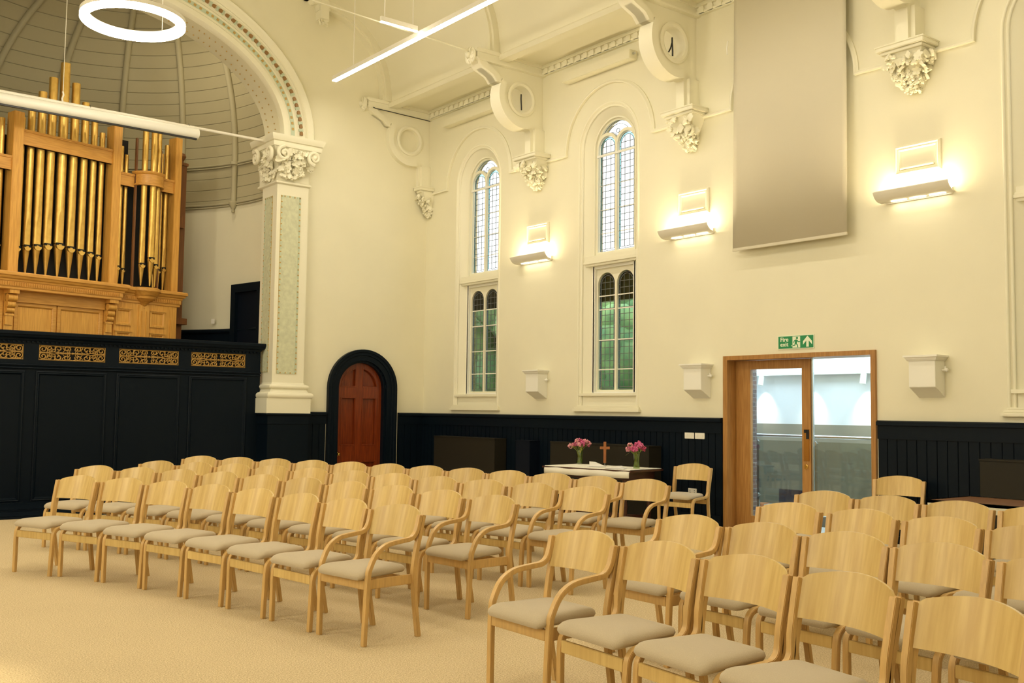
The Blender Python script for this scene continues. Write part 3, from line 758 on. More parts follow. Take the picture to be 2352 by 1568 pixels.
ringm(b, -3.115, -2.53, -.12, [(-.2, 5.99), (.15, 5.99), (.16, 6.04), (.15, 6.075), (.175, 6.085), (.19, 6.12), (.205, 6.16), (.205, 6.185), (-.2, 6.185)])
pbox(b, -3.2, -2.45, -.2, 6.0, 6.184, y1=.6)
b.done('abacus', M['stone'], cp, smooth=35)
b = B()
rk = random.Random(11)
def spiral(b, c, fn, r0=.125, flip=1):
    pts = []
    for i in range(40):
        t = i/39; a = flip*(PI*.5 + t*4.6*PI*.5*1.25); r = r0*(1-t*.82)
        pts.append(fn(c[0]+r*math.cos(a), c[1]+r*math.sin(a), -.012*t))
    b.tube(pts, [.036*(1-.55*i/39) for i in range(40)], 8)
    b.ball(fn(c[0], c[1], 0), .035, 0, 8, 6)
front = lambda u, v, w: (u, -.315+w, v)
left = lambda u, v, w: (-.475+w, u, v)
spiral(b, (-.265, 5.86), front, flip=1); spiral(b, (.30, 5.86), front, flip=-1)
spiral(b, (-.17, 5.86), left, flip=-1); spiral(b, (.36, 5.86), left, flip=1)
for u0, u1, s in ((-.15, .02, 1), (.19, .02, -1)):
    b.tube([(u0-.02*s, -.27, 5.95), (u0+.06*s, -.255, 5.88), (u1-.02*s, -.21, 5.74), (u1, -.165, 5.5)], [.028, .024, .02, .018], 8)
for j in range(46):
    u = -.27 + .56*rk.random(); z = 5.50 + .42*rk.random(); out = .03+.15*((z-5.45)/.5)**2
    b.leaf((u, -.15-out, z), .115+.07*rk.random(), (R(75)+rk.uniform(-.5, .5), rk.uniform(-.7, .7), rk.uniform(-.7, .7)), lobes=3)
for j in range(34):
    y = -.1+.5*rk.random(); z = 5.50 + .42*rk.random(); out = .03+.15*((z-5.45)/.5)**2
    b.leaf((-.295-out, y, z), .115+.07*rk.random(), (rk.uniform(-.6, .6), R(-75)+rk.uniform(-.5, .5), rk.uniform(-.6, .6)), lobes=3)
for c in ((-.06, -.26, 5.78), (.09, -.26, 5.77), (.07, -.23, 5.64), (-.02, -.27, 5.93), (.06, -.27, 5.93)):
    for q in range(7): b.ball((c[0]+rk.uniform(-.035, .035), c[1]+rk.uniform(-.02, .02), c[2]+rk.uniform(-.035, .035)), .02, 0, 6, 5)
b.leaf((-.33, -.29, 5.76), .2, (R(60), 0, R(-35)), lobes=1)
b.done('carved_foliage', M['stone'], cp, smooth=40)
b = B()
for x0 in (-9.55,): b.box(x0-.0, x0+.07, -.12, .6, 1.4, 5.4); b.box(x0-.6, x0, -.12, .02, 0, 6.18)
struct(b.done('trim_15', M['stone'], smooth=0), 'opposite pier of the chancel arch', 'pier')

# ------------------------------------------------------------------ hammer-beam brackets and carved corbels
def bracket_mesh(T, T2, hole=True):
    b = B()
    cx, cz, Ro, Ri = -.45, 6.53, .475, .215
    ring_arc = arc(cx, cz, Ro, 172, 282, 22)
    outer_p = [(0, 7.13), (-1.42, 7.13), (-1.42, 6.97), (-1.34, 6.95), (-1.26, 6.88), (-1.06, 6.80), (-.98, 6.71), (-.90, 6.70), (-.905, 6.66)] + ring_arc + [(-.26, 6.05), (-.25, 5.68), (0, 5.68)]
    fn = FY
    holes = [circ(cx, cz, Ri, 32)] if hole else []
    b.holed(outer_p, holes, fn, -T2, T2)
    # thick ring band and cove band
    b.prism(arc(cx, cz, Ro+.012, 150, 290, 28) + arc(cx, cz, Ro-.10, 150, 290, 28)[::-1], fn, -T, T)
    b.sweep(circ(cx, cz, Ri+.035, 36), [(-.035, T2), (-.035, T2+.02), (.0, T2+.03), (.035, T2+.015), (.035, T2)], fn, closed=True)
    b.sweep(circ(cx, cz, Ri+.035, 36), [(-.035, -T2), (-.035, -T2-.02), (.0, -T2-.03), (.035, -T2-.015), (.035, -T2)], fn, closed=True)
    b.prism([(0, 7.13), (-1.38, 7.13), (-1.38, 6.99), (0, 6.99)], fn, -T, T)
    b.prism([(0, 7.16), (-1.40, 7.16), (-1.42, 7.13), (-1.38, 7.10), (0, 7.10)], fn, -T-.03, T+.03)
    b.prism([(0, 7.01), (-1.40, 7.01), (-1.36, 6.975), (0, 6.975)], fn, -T-.02, T+.02)
    b.prism([(-1.34, 6.98), (-1.32, 6.93), (-1.26, 6.88), (-1.06, 6.80), (-.98, 6.71), (-.90, 6.70), (-.90, 6.78), (-1.0, 6.86), (-1.2, 6.98)], fn, -T, T)
    b.prism([(0, 6.08), (-.20, 6.08), (-.20, 5.68), (0, 5.68)], fn, -T, T)
    b.box(-.27, 0, -T-.03, T+.03, 5.66, 5.69)
    return b
def boss(b, T):
    for k in range(9):
        a = 2*PI*k/9
        b.leaf((-1.44, .075*math.cos(a), 7.05+.085*math.sin(a)), .11, (0, R(-90), a), lobes=2)
    b.ball((-1.47, 0, 7.05), .05, 0, 10, 8); b.lathe([(.0, -1.40), (.13, -1.41), (.135, -1.43), (.10, -1.45)], (0, 0, 7.05), 16, axis='x')
names = ['cream ring bracket flat against the end wall in the corner', 'cream ring bracket between the two leaded windows nearest the corner', 'cream ring bracket left of the tall blind', 'cream ring bracket right of the tall blind']
b = B(); b.tube([(-1.30, -.15, 6.985), (-1.26, -.15, 6.975), (-.06, -.15, 6.955)], .008, 6); tag(b.done('cable', M['cable']), 'thin black cable run along the underside of the corner bracket beam', 'cable')
proto = None
for k, y in enumerate([0] + BRK):
    r = empty('roof_bracket', (0, y, 0)); tag(r, names[k], 'bracket', 'hammer-beam brackets')
    if k == 0:
        b = bracket_mesh(.11, .06, True); b.done('bracket_web', M['stone'], r, smooth=35)
        b = B(); boss(b, .11); b.done('boss', M['stone'], r, smooth=40)
    elif k == 1:
        b = bracket_mesh(.125, .07, True); b.done('bracket_web', M['stone'], r, smooth=35)
        b = B(); boss(b, .125); b.done('boss', M['stone'], r, smooth=40); proto = r
    else:
        for ch in list(proto.children): copy_tree(ch, r)
for k, (y, dz) in enumerate(((-3.27, .06), (-6.60, .02))):
    b = B(); b.tube([(-.36, y-.02, 6.66), (-.37, y-.03, 6.58), (-.36, y-.03, 6.46), (-.35, y-.02, 6.40)], .011, 6)
    if k: b.tube([(-.36, y-.02, 6.60), (-.40, y-.03, 6.50), (-.43, y-.02, 6.44)], .010, 6)
    tag(b.done('cable', M['cable']), ['short black cable in the ring of the bracket between the two windows', 'forked black cable in the ring of the bracket left of the blind'][k], 'cable')
def corbel_mesh(seed, w=.27, d=.30):
    b = B(); rk = random.Random(seed)
    rows = []
    for z, k in ((5.57, .86), (5.5, .76), (5.36, .52), (5.22, .26), (5.14, .08)):
        rows.append([b.v(p) for p in ((0, -w*k, z), (-d*k, -w*k, z), (-d*k, w*k, z), (0, w*k, z))])
    for A, Bq in zip(rows, rows[1:]):
        for i in range(4): b.f([A[i], A[(i+1) % 4], Bq[(i+1) % 4], Bq[i]])
    b.f(rows[-1]); b.f(rows[0][::-1])
    for j in range(int(92*(.6 if w < .2 else 1))):
        t = rk.random()**.8; z = 5.53-.38*t; k = 1-.88*t
        if rk.random() < .5: p = (-d*k-.02, rk.uniform(-w, w)*k, z); rot = (rk.uniform(-.7, .7), R(-70)+rk.uniform(-.5, .5), rk.uniform(-.8, .8))
        else:
            s = rk.choice((-1, 1)); p = (rk.uniform(-d, 0)*k, s*(w*k+.02), z); rot = (R(-70*s)+rk.uniform(-.5, .5), rk.uniform(-.7, .7), rk.uniform(-.8, .8))
        b.leaf(p, rk.uniform(.085, .15), rot, lobes=rk.choice((2, 3, 3)))
    for j in range(10):
        t = rk.random(); k = 1-.85*t; b.ball((-d*k-.05, rk.uniform(-w, w)*.7*k, 5.5-.36*t), .022, 0, 6, 5)
    for vv in b.bm.verts:
        vv.co.x = min(vv.co.x, -.001)
        if w < .2: vv.co.y = min(vv.co.y, .128)
    return b
def impost(b, w=.29, d=.33):
    b.box(-d, 0, -w, w, 5.60, 5.66); b.box(-d+.035, 0, -w+.035, w-.035, 5.565, 5.60); b.box(-d-.012, 0, -w-.012, w+.012, 5.645, 5.665)
cn = ['small white carved leaf corbel in the corner beside the end wall', 'white carved leaf corbel between the two leaded windows', 'white carved leaf corbel left of the tall blind', 'white carved leaf corbel right of the tall blind']
for k, y in enumerate([-.13] + BRK):
    r = empty('corbel', (0, y, 0)); tag(r, cn[k], 'corbel', 'carved foliage corbels')
    if k == 0:
        b = corbel_mesh(5, .13, .28); b.done('carved_foliage', M['stone'], r, smooth=40)
        b = B(); impost(b, .115, .31); b.done('impost_block', M['stone'], r, smooth=0, bevel=.006)
    else:
        b = corbel_mesh(20+k); b.done('carved_foliage', M['stone'], r, smooth=40)
        b = B(); impost(b); b.done('impost_block', M['stone'], r, smooth=0, bevel=.006)
# small upper bracket high on the end wall
r = empty('upper_bracket', (-2.45, 0, 0)); tag(r, 'small cream scrolled bracket high on the end wall beside the arch', 'bracket')
b = B(); b.prism([(.25, 9.2), (.25, 8.55), (.16, 8.5), (.02, 8.5), (.0, 8.62), (-.08, 8.60), (-.14, 8.66), (-.22, 8.66), (-.3, 8.74), (-.42, 8.78), (-.46, 9.2)], FY, -.16, .02); b.done('bracket_web', M['stone'], r, smooth=0, bevel=.01)
b = B(); b.prism([(.03, 8.9), (.03, 8.36), (.19, 8.36), (.19, 8.9)], FY, -.2, .02)
rk = random.Random(4)
for j in range(9): b.leaf((.11+rk.uniform(-.07, .07), -.14, 8.33+rk.uniform(-.06, .04)), .1, (R(80), rk.uniform(-1, 1), rk.uniform(-1, 1)))
b.done('pendant', M['stone'], r, smooth=40)
# tie rods between the brackets
for k, y in enumerate(BRK):
    b = B(); b.tube([(-1.45, y, 7.12), (CX, y, 7.30), (2*CX+1.45, y, 7.12)], .011, 8)
    tag(b.done('tie_rod', M['stone']), ['slim cream tie rod ending at the bracket between the two windows', 'slim cream tie rod ending at the bracket left of the blind', 'slim cream tie rod ending at the bracket right of the blind'][k], 'rod', 'roof tie rods')

# ------------------------------------------------------------------ pendants, sconces, vents, boxes
def linear(name, p0, p1, label, cables, w=.06):
    r = empty(name, p0); tag(r, label, 'pendant light', 'linear pendant lights')
    d = Vector(p1)-Vector(p0); L = d.length; a = math.atan2(d.y, d.x)
    r.rotation_euler = (0, 0, a)
    b = B(); b.box(0, L, -w/2, w/2, .03, .085); b.done('housing', M['satin'], r, smooth=0)
    b = B(); b.box(0, L, -w/2, w/2, .012, .03, 1); b.box(.0, L, -w/2+.002, w/2-.002, .0, .012, 0); b.done('diffuser', [M['led'], M['satin']], r, smooth=0, label='glowing white diffuser strip')
    for c in cables:
        b = B(); b.tube([(c*L, 0, .08), (c*L, 0, 1.6)], .009, 6); b.done('cable', M['satin'], r)
linear('linear_pendant_light', (-2.5, -.9, 7.02), (-2.5, -7.1, 7.02), 'long glowing linear pendant slanting across the top of the picture', (.105, .87), .085)
linear('linear_pendant_light', (-2.60, -3.62, 7.06), (-3.22, -3.62, 7.055), 'short glowing linear pendant crosswise behind the long one', (.12, .9), .045)
linear('linear_pendant_light', (-2.5, -8.2, 7.02), (-2.5, -14.4, 7.02), 'long linear pendant along the window side nearer the camera', (.1, .9))
linear('linear_pendant_light', (-10.1, -.9, 7.02), (-10.1, -7.1, 7.02), 'long linear pendant along the far side towards the arch', (.1, .9))
linear('linear_pendant_light', (-10.1, -8.2, 7.02), (-10.1, -14.4, 7.02), 'long linear pendant along the far side nearer the camera', (.1, .9))
def ringlight(c, label, rad=.60):
    r = empty('ring_pendant_light', c); tag(r, label, 'pendant light', 'ring pendant lights')
    b = B(); b.lathe([(rad-.055, .03), (rad-.055, .085), (rad+.055, .085), (rad+.055, .03), (rad-.055, .03)], n=64); b.done('ring_housing', M['satin'], r, smooth=40)
    b = B(); b.lathe([(rad-.054, .03), (rad-.054, -.015), (rad-.04, -.03), (rad+.04, -.03), (rad+.054, -.015), (rad+.054, .03), (rad-.054, .03)], n=64); b.done('diffuser', M['ledring'], r, smooth=50, label='glowing white ring diffuser')
    for k in range(3):
        a = 2*PI*k/3+.6; b = B(); b.tube([(rad*math.cos(a), rad*math.sin(a), .08), (rad*math.cos(a)*.9, rad*math.sin(a)*.9, 3.2)], .005, 6); b.done('cable', M['satin'], r)
ringlight((-6.43, -2.75, 6.51), 'glowing ring pendant hanging in front of the organ arch')
ringlight((CX, -8.3, 6.50), 'glowing ring pendant over the middle of the hall')
ringlight((CX, -14.5, 6.50), 'glowing ring pendant over the back of the hall')

def sconce(y, label):
    r = empty('wall_light', (0, y, 0)); tag(r, label, 'wall light', 'curved tray wall lights')
    P = [(-.215, 4.035), (-.20, 4.005), (-.175, 3.972), (-.14, 3.948), (-.10, 3.935), (-.03, 3.93)]
    Q = [(x+.004, z+.010) for x, z in P][::-1]
    b = B(); b.prism(P + Q, lambda u, v, w: (u, w, v), -.45, .45); b.done('tray', M['satin'], r, smooth=40)
    b = B(); b.box(-.03, 0, -.40, .40, 3.92, 3.99); b.done('back_plate', M['satin'], r, smooth=0)
    b = B(); b.box(-.14, -.05, -.36, .36, 3.952, 3.962); b.done('uplight_strip', M['sconce_led'], r, smooth=0)
    for k in (-1, 0, 1):
        b = B(); o = arc(.088, 0, .013, -90, 90, 8) + arc(-.088, 0, .013, 90, 270, 8)
        b.prism(o, lambda u, v, w: (-.082+v, -.03+k*.235*.98+u*.95, 3.9335-w), .0, .006); b.done('slot_diffuser', M['slot'], r, smooth=0)
    return r
def vent(y, label):
    r = empty('wall_vent', (0, y, 0)); tag(r, label, 'vent', 'framed wall vents')
    b = B()
    pth = [(-.275, 4.22), (-.275, 4.56), (.275, 4.56), (.275, 4.22)]
    b.sweep(pth, [(.0, 0), (.0, -.03), (-.02, -.05), (-.035, -.035), (-.05, -.04), (-.065, -.02), (-.075, -.02), (-.075, 0)][::-1], lambda u, v, w: (w, -u, v), closed=True)
    b.done('frame', M['stone'], r, smooth=0)
    b = B(); b.box(-.018, 0, -.2, .2, 4.29, 4.485); b.box(-.05, -.018, -.2, .2, 4.285, 4.30); b.done('flap', M['stone'], r, smooth=0)
for k, (ys, yv) in enumerate(((-3.30, -3.35), (-6.66, -6.71), (-10.03, -10.03))):
    sconce(ys, ['lit curved wall light between the two leaded windows', 'lit curved wall light left of the tall blind', 'lit curved wall light right of the tall blind'][k])
    vent(yv, ['framed vent above the wall light between the two windows', 'framed vent above the wall light left of the tall blind', 'framed vent above the wall light right of the tall blind'][k])
def ventbox(y, label):
    r = empty('ventilator_box', (0, y, 0)); tag(r, label, 'wall box', 'sloping wall boxes')
    b = B(); b.prism([(0, 2.12), (-.2, 2.12), (-.2, 1.815), (0, 1.70)], lambda u, v, w: (u, w, v), -.155, .155); b.done('body', M['white'], r, smooth=0, bevel=.004)
    b = B(); b.sweep([(0, .155), (-.2, .155), (-.2, -.155), (0, -.155)], [(.0, 2.10), (-.01, 2.10), (-.025, 2.12), (-.03, 2.135), (-.045, 2.14), (-.045, 2.16), (.0, 2.16)], lambda u, v, w: (u, v, w))
    b.box(-.2, 0, -.155, .155, 2.12, 2.158); b.done('cap', M['white'], r, smooth=0)
    b = B(); b.tube([(-.06, -.15, 2.0), (-.06, -.20, 2.0)], .012, 8); b.tube([(-.06, -.19, 2.0), (-.06, -.19, 2.04)], .010, 8); b.ball((-.06, -.205, 2.0), .022, 0, 8, 6); b.done('valve', M['white'], r)
for k, y in enumerate((-3.45, -6.845, -10.145)):
    ventbox(y, ['cream sloping wall box between the two leaded windows', 'cream sloping wall box left of the glazed door', 'cream sloping wall box right of the glazed door'][k])
# blinds
def cassette(yc, label):
    r = empty('roller_blind', (0, yc, 0)); tag(r, label, 'blind', 'roller blinds')
    b = B(); b.box(-.16, .0, -.76, .76, 6.70, 6.84); b.done('cassette', M['wall'], r, smooth=0, bevel=.008)
    b = B(); b.tube([(-.09, -.80, 6.78), (-.09, .80, 6.78)], .02, 8); b.done('roller', M['metal'], r)
cassette(-1.47, 'rolled-up blind cassette above the window nearest the corner')
cassette(-4.83, 'rolled-up blind cassette above the second leaded window')
r = empty('roller_blind', (-.125, -8.365, 0)); tag(r, 'tall cream blind lowered over a window above the glazed door', 'blind', 'roller blinds')
b = B()
n = 24
ra = [b.v((-.01+.006*math.sin(i*.9), .84-1.68*i/n, 7.45)) for i in range(n+1)]; rc = [b.v((-.012+.012*math.sin(i*.6), .855-1.69*i/n, 5.4)) for i in range(n+1)]; rb2 = [b.v((-.03, .86-1.70*i/n, 3.63)) for i in range(n+1)]
for A, Bq in ((ra, rc), (rc, rb2)):
    for i in range(n): b.f([A[i], A[i+1], Bq[i+1], Bq[i]])
o = b.done('blind_fabric', M['blind'], r, smooth=80); md = o.modifiers.new('t', 'SOLIDIFY'); md.thickness = .004
b = B(); b.box(-.038, -.022, -.845, .865, 3.605, 3.645); b.done('bottom_bar', M['blind'], r, smooth=0, bevel=.004)
b = B(); b.tube([(0, .9, 7.5), (0, -.9, 7.5)], .05, 14); b.box(-.03, .125, -.9, -.88, 7.42, 7.58); b.box(-.03, .125, .88, .9, 7.42, 7.58); b.done('roller', M['metal'], r)
b = B(); b.tube([(-.10, .88, 6.40), (-.115, .885, 6.30), (-.10, .89, 6.22)], .008, 6); b.done('chain', M['white'], r)

# ------------------------------------------------------------------ projector screen on its bar across the arch
b = B(); b.tube([(-9.45, .10, 6.085), (-3.14, .10, 6.065)], .024, 10); tag(b.done('screen_bar', M['satin']), 'cream bar spanning the chancel arch above the rolled screen', 'bar')
r = empty('projector_screen', (CX, .10, 6.0)); tag(r, 'rolled white projector screen hanging from the bar before the organ', 'projector screen')
b = B(); b.tube([(-1.95, 0, -.03), (1.86, 0, -.03)], .085, 24); b.done('roll_housing', M['white'], r, smooth=40)
b = B(); b.box(-1.93, 1.83, -.035, -.005, -.135, -.108); b.done('bottom_batten', M['cable'], r, smooth=0)
b = B()
for x in (-1.6, .15, 1.7): b.tube([(x, 0, .06), (x, .03, .10), (x, 0, .115), (x, -.03, .09), (x, 0, .05)], .007, 6)
b.done('hook', M['metal'], r)
b = B(); b.tube([(-.25, 0, .09), (-.25, 0, 2.3)], .006, 6); b.tube([(-.25, 0, .09), (-.26, 0, .14), (-.24, 0, .2), (-.255, 0, .25)], .013, 6); b.done('hanging_cable', M['satin'], r)

# ------------------------------------------------------------------ navy choir front with gilded fretwork
cs = empty('choir_front', (-6.5, .22, 0)); tag(cs, 'dark navy panelled choir front with gilded fretwork grilles', 'panelled front')
FS = lambda u, v, w: (u+6.5, w, v)
spans = [(-9.03, -8.07), (-7.87, -6.91), (-6.70, -5.735), (-5.53, -4.583), (-4.378, -3.443)]
DZ = .105   # the front's upper parts, lifted onto its height
b = B()
X0, X1 = -9.45, -3.175
b.holed(rect(X0, X1, 0, 2.50), [rect(a, c, 2.168, 2.397) for a, c in spans], FS, 0, .08)
b.done('body', M['navy'], cs, smooth=0)
b = B()
b.sweep([(X0, 2.40), (X1, 2.40), (X1, 2.41)], [(0, 0), (0, 0)], FS) if False else None
def run(prof):   # moulding profile (out, z) along the front and round the right end
    b.sweep([(X0+6.5, 0), (X1+6.5-.02, 0), (X1+6.5-.02, .08)], [(-o, z) for o, z in prof], lambda u, v, w: (u, v, w))
run([(o, z+DZ) for o, z in [(-.05, 2.335), (.02, 2.34), (.03, 2.36), (.035, 2.375), (.06, 2.385), (.075, 2.40), (.085, 2.425), (.10, 2.435), (.10, 2.475), (.085, 2.485), (-.05, 2.485)]])
y = X0
while y < X1-.02:
    b.box(y+6.5, y+6.5+.032, -.028, 0, 2.42, 2.445); y += .066
b.done('cornice', M['navy'], cs, smooth=0, bevel=.003)
b = B()
run([(o, z+.06) for o, z in [(-.02, 1.965), (.006, 1.966)] + half_t(.014, 1.985, .008) + [(.006, 2.0), (.012, 2.01)] + half_t(.014, 2.03, .014) + [(.008, 2.047), (-.02, 2.05)]])
b.done('mid_rail', M['navy'], cs, smooth=40)
b = B()
for ya, yb, z0, z1 in ((-1.68, 0, 0, .022), (-1.60, 0, .022, .034), (-1.02, 0, .034, .052), (-.96, 0, .052, .060)): b.box(X0+6.5, -4.3+6.5, ya, yb, z0, z1)
b.box(X0+6.5, X1+6.5-.02, -.05, 0, 0, .08)
b.done('plinth', M['navy'], cs, smooth=0, bevel=.003)
for a, c in spans:
    b = B()
    b.sweep([(a-.01, .10), (c+.01, .10), (c+.01, 1.985), (a-.01, 1.985)], [(-.02, 0), (-.02, -.016), (-.004, -.026), (.008, -.02), (.02, -.024), (.036, -.006), (.04, 0)], FS, closed=True)
    b.done('panel_moulding', M['navy'], cs, smooth=30)
    # fretwork
    b = B(); m = (a+c)/2; hw = (c-a)/2; z0, z1 = 2.168, 2.397; zc = (z0+z1)/2; hh = .1145
    def T(pts, r=.0100): b.tube([FS(x, z, .012) for x, z in pts], r, 6, flat=1)
    T([(a, z0+.006), (c, z0+.006)], .007); T([(a, z1-.006), (c, z1-.006)], .006); T([(a+.005, z0), (a+.005, z1)], .006); T([(c-.005, z0), (c-.005, z1)], .006)
    for s in (-1, 1):
        for q in (-1, 1):
            def P(u, v): return (m + s*u*hw, zc + q*v*hh)
            def spi(cu, cv, r, a0, turns, sq=1.0, r1=.2):
                out = []
                for i in range(26):
                    t = i/25; aa = R(a0)+turns*2*PI*t; rr = r*(1-(1-r1)*t)
                    out.append(P(cu + rr*math.cos(aa)*.26*sq, cv + rr*math.sin(aa)))
                return out
            T(spi(.87, .46, .46, -60, 1.35)); T(spi(.66, .62, .34, 200, 1.0, 1.3), .007); T(spi(.64, .28, .26, 120, -.9, 1.4), .007)
            T(spi(.42, .55, .40, -30, 1.1, 1.1)); T(spi(.40, .20, .2, 200, .8, 1.4), .007); T(spi(.17, .56, .40, 200, -1.2)); T(spi(.13, .2, .22, 80, 1.0), .007)
            T([P(0, .95), P(.12, .80), P(.3, .92), P(.45, .84), P(.6, .94), P(.75, .84), P(.95, .93)], .008)
            T([P(0, 0), P(.2, .06), P(.4, .0), P(.55, .16), P(.75, .02), P(.98, .05)], .009)
            T([P(.28, .98), P(.3, .7), P(.24, .4), P(.3, .1), P(.28, 0)], .007); T([P(.53, .95), P(.53, .75), P(.5, .4), P(.55, .15)], .007)
            T([P(.75, .9), P(.78, .7), P(.74, .4), P(.76, .1)], .007)
    b.ball(FS(m, zc, .01), .018, 0, 8, 6, (1, .5, 1))
    g = b.done('grille', M['gilt'], cs, smooth=40, label='gilded scrolling fretwork grille')
    b = B(); b.prism(rect(a-.01, c+.01, z0-.01, z1+.01), FS, .05, .055); b.done('backing', M['black'], g, smooth=0)

# ------------------------------------------------------------------ pipe organ
oa = R(15)
og = empty('pipe_organ', (-5.6, 1.2, 0), oa); tag(og, 'golden oak organ case with ranks of gilded pipes', 'organ')
# local: x along the case front (to the right), -y towards the hall
def pipe(x, ztip, zm, ztop, r, y=.0, back=False):
    b = B()
    b.lathe([(.010, ztip), (.014, ztip+.02), (r*.96, zm-.035), (r, zm-.03)] + [(r, zm+.0)], (x, y, 0), 20)
    # body with flattened mouth and pointed upper lip
    n = 20; rows = []
    mh = min(.55, 5.2*r+.10)
    zs = [zm+.012, zm+.02, zm+.02+mh*.5, zm+.02+mh*.8, zm+.02+mh, zm+.04+mh, ztop]
    for z in zs:
        row = []
        for k in range(n):
            a = 2*PI*k/n; px, py = r*math.cos(a), r*math.sin(a)
            t = max(0, 1-(z-zm-.02)/mh)
            wl = r*.92*math.sqrt(t) if t > 0 else 0
            if py < 0 and abs(px) < wl: py = max(py, -r*.72)
            row.append(b.v((x+px, y+py, z)))
        rows.append(row)
    for A, Bq in zip(rows, rows[1:]):
        for k in range(n): b.f([A[k], A[(k+1) % n], Bq[(k+1) % n], Bq[k]])
    b.f(rows[-1], 1)
    # lower lip and dark mouth slit
    b.prism(arc(0, 0, r*.92, 180, 360, 10, r*.95) + [], lambda u, v, w: (x+u, y-r*.98+w, zm-.018+v), -.004, .03)
    b.box(x-r*.86, x+r*.86, y-r*.93, y-r*.5, zm-.014, zm+.022, 1)
    return b.done('pipe', [M['gold'], M['black']], og, smooth=40)
def post(x0, x1, z0, z1, y0=-.09, y1=.09, m='oak_organ'):
    b = B(); b.box(x0, x1, y0, y1, z0, z1); return b.done('post', M[m], og, smooth=0, bevel=.006)
Zb = 3.49
# main bay: nine pipes
mx = [-1.388, -1.242, -1.080, -.914, -.724, -.532, -.352, -.185, -.040]
mz = [3.911, 3.944, 3.974, 4.011, 4.044, 4.016, 3.994, 3.974, 3.948]
tops = [5.94, 6.14, 6.42, 6.69, 6.98, 6.70, 6.43, 6.22, 6.0]
mr = [.048, .057, .063, .066, .073, .066, .060, .053, .045]
for x, z, t, q in zip(mx, mz, tops, mr): pipe(x, Zb, z, t, q, .0)
post(-1.592, -1.432, Zb, 5.98, -.16, .06); post(.075, .228, Zb, 6.14, -.16, .06)
def rail(name, x0, x1, z0, z1, y0=-.13, y1=-.075):
    b = B(); b.box(x0, x1, y0, y1, z0, z1); b.box(x0, x1, y0-.015, y1, z1-.03, z1); b.box(x0, x1, y0-.022, y1, z1-.012, z1+.008); b.box(x0, x1, y0-.01, y1, z0, z0+.018)
    return b.done(name, M['oak_h'], og, smooth=0, bevel=.003)
rail('upper_rail', -1.432, .075, 5.49, 5.72)
# bay left of the main one, partly out of the frame
for x, z, t, q in ((-1.70, 3.93, 5.86, .045), (-1.82, 3.90, 5.95, .048), (-1.95, 3.93, 5.9, .048), (-2.1, 3.9, 5.8, .05), (-2.26, 3.95, 5.9, .055), (-2.45, 3.95, 6.0, .06)): pipe(x, Zb, z, t, q)
rail('upper_rail', -2.6, -1.592, 5.06, 5.27); post(-2.75, -2.6, Zb, 5.98)
# right bay: 2 + 3 (round tower) + 3
post(1.262, 1.392, Zb, 6.20, -.16, .06)
rb_ = [(.268, 3.87, 5.65, .026, 0), (.322, 3.815, 5.86, .036, 0), (.418, 3.784, 5.73, .034, 0), (1.0, 3.795, 5.75, .030, 0), (1.092, 3.844, 5.89, .036, 0), (1.192, 3.89, 6.06, .040, 0)]
for x, z, t, q, y in rb_: pipe(x, Zb, z, t, q, y)
for x, z, t, q, y in ((.625, 3.88, 6.15, .05, -.22), (.757, 3.987, 6.20, .055, -.28), (.885, 3.89, 6.17, .045, -.22)): pipe(x, Zb+.03, z, t, q, y)
rail('tower_rail', .228, .52, 5.175, 5.385); rail('tower_rail', .98, 1.262, 5.20, 5.425)
b = B(); b.lathe([(.22, 5.215), (.265, 5.215), (.265, 5.24), (.255, 5.25), (.255, 5.40), (.27, 5.41), (.285, 5.435), (.285, 5.45), (.22, 5.45), (.22, 5.215)], (.755, -.12, 0), 32, a0=PI-.15, a1=2*PI+.15); b.done('tower_band', M['oak_h'], og, smooth=35, label='curved oak band round the pipe tower')
post(.492, .532, Zb, 6.02, -.16, -.12, 'oak_dark'); post(.965, 1.0, Zb, 5.9, -.16, -.12, 'oak_dark')
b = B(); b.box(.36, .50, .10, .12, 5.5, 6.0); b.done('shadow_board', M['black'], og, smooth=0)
# tall brown side post with ball finial and side return
b = B(); b.box(1.54, 1.68, .10, .24, 2.6, 5.86); b.box(1.52, 1.70, .08, .26, 5.80, 5.85); b.lathe([(.05, 5.85), (.035, 5.89), (.06, 5.93), (.08, 5.97), (.06, 6.02), (.0, 6.05)], (1.61, .17, 0), 16); b.done('side_post', M['oak_dark'], og, smooth=35, bevel=.004, label='brown side post with ball finial')
b = B(); b.box(1.42, 1.55, .06, .10, 2.6, 5.9); b.box(1.42, 1.62, .02, .12, 4.66, 4.88); b.box(1.40, 1.72, .0, .2, 2.95, 3.06); b.box(1.42, 1.52, .1, 1.2, 2.6, 5.6); b.done('side_return', M['oak_dark'], og, smooth=0, bevel=.004)
# dark interior
b = B(); b.box(-2.7, .15, .16, .18, 3.3, 5.66); b.box(.15, 1.38, .16, .18, 3.3, 5.36); b.box(-2.7, 1.4, -.02, .18, 3.3, 3.48); b.done('back_board', M['black'], og, smooth=0)
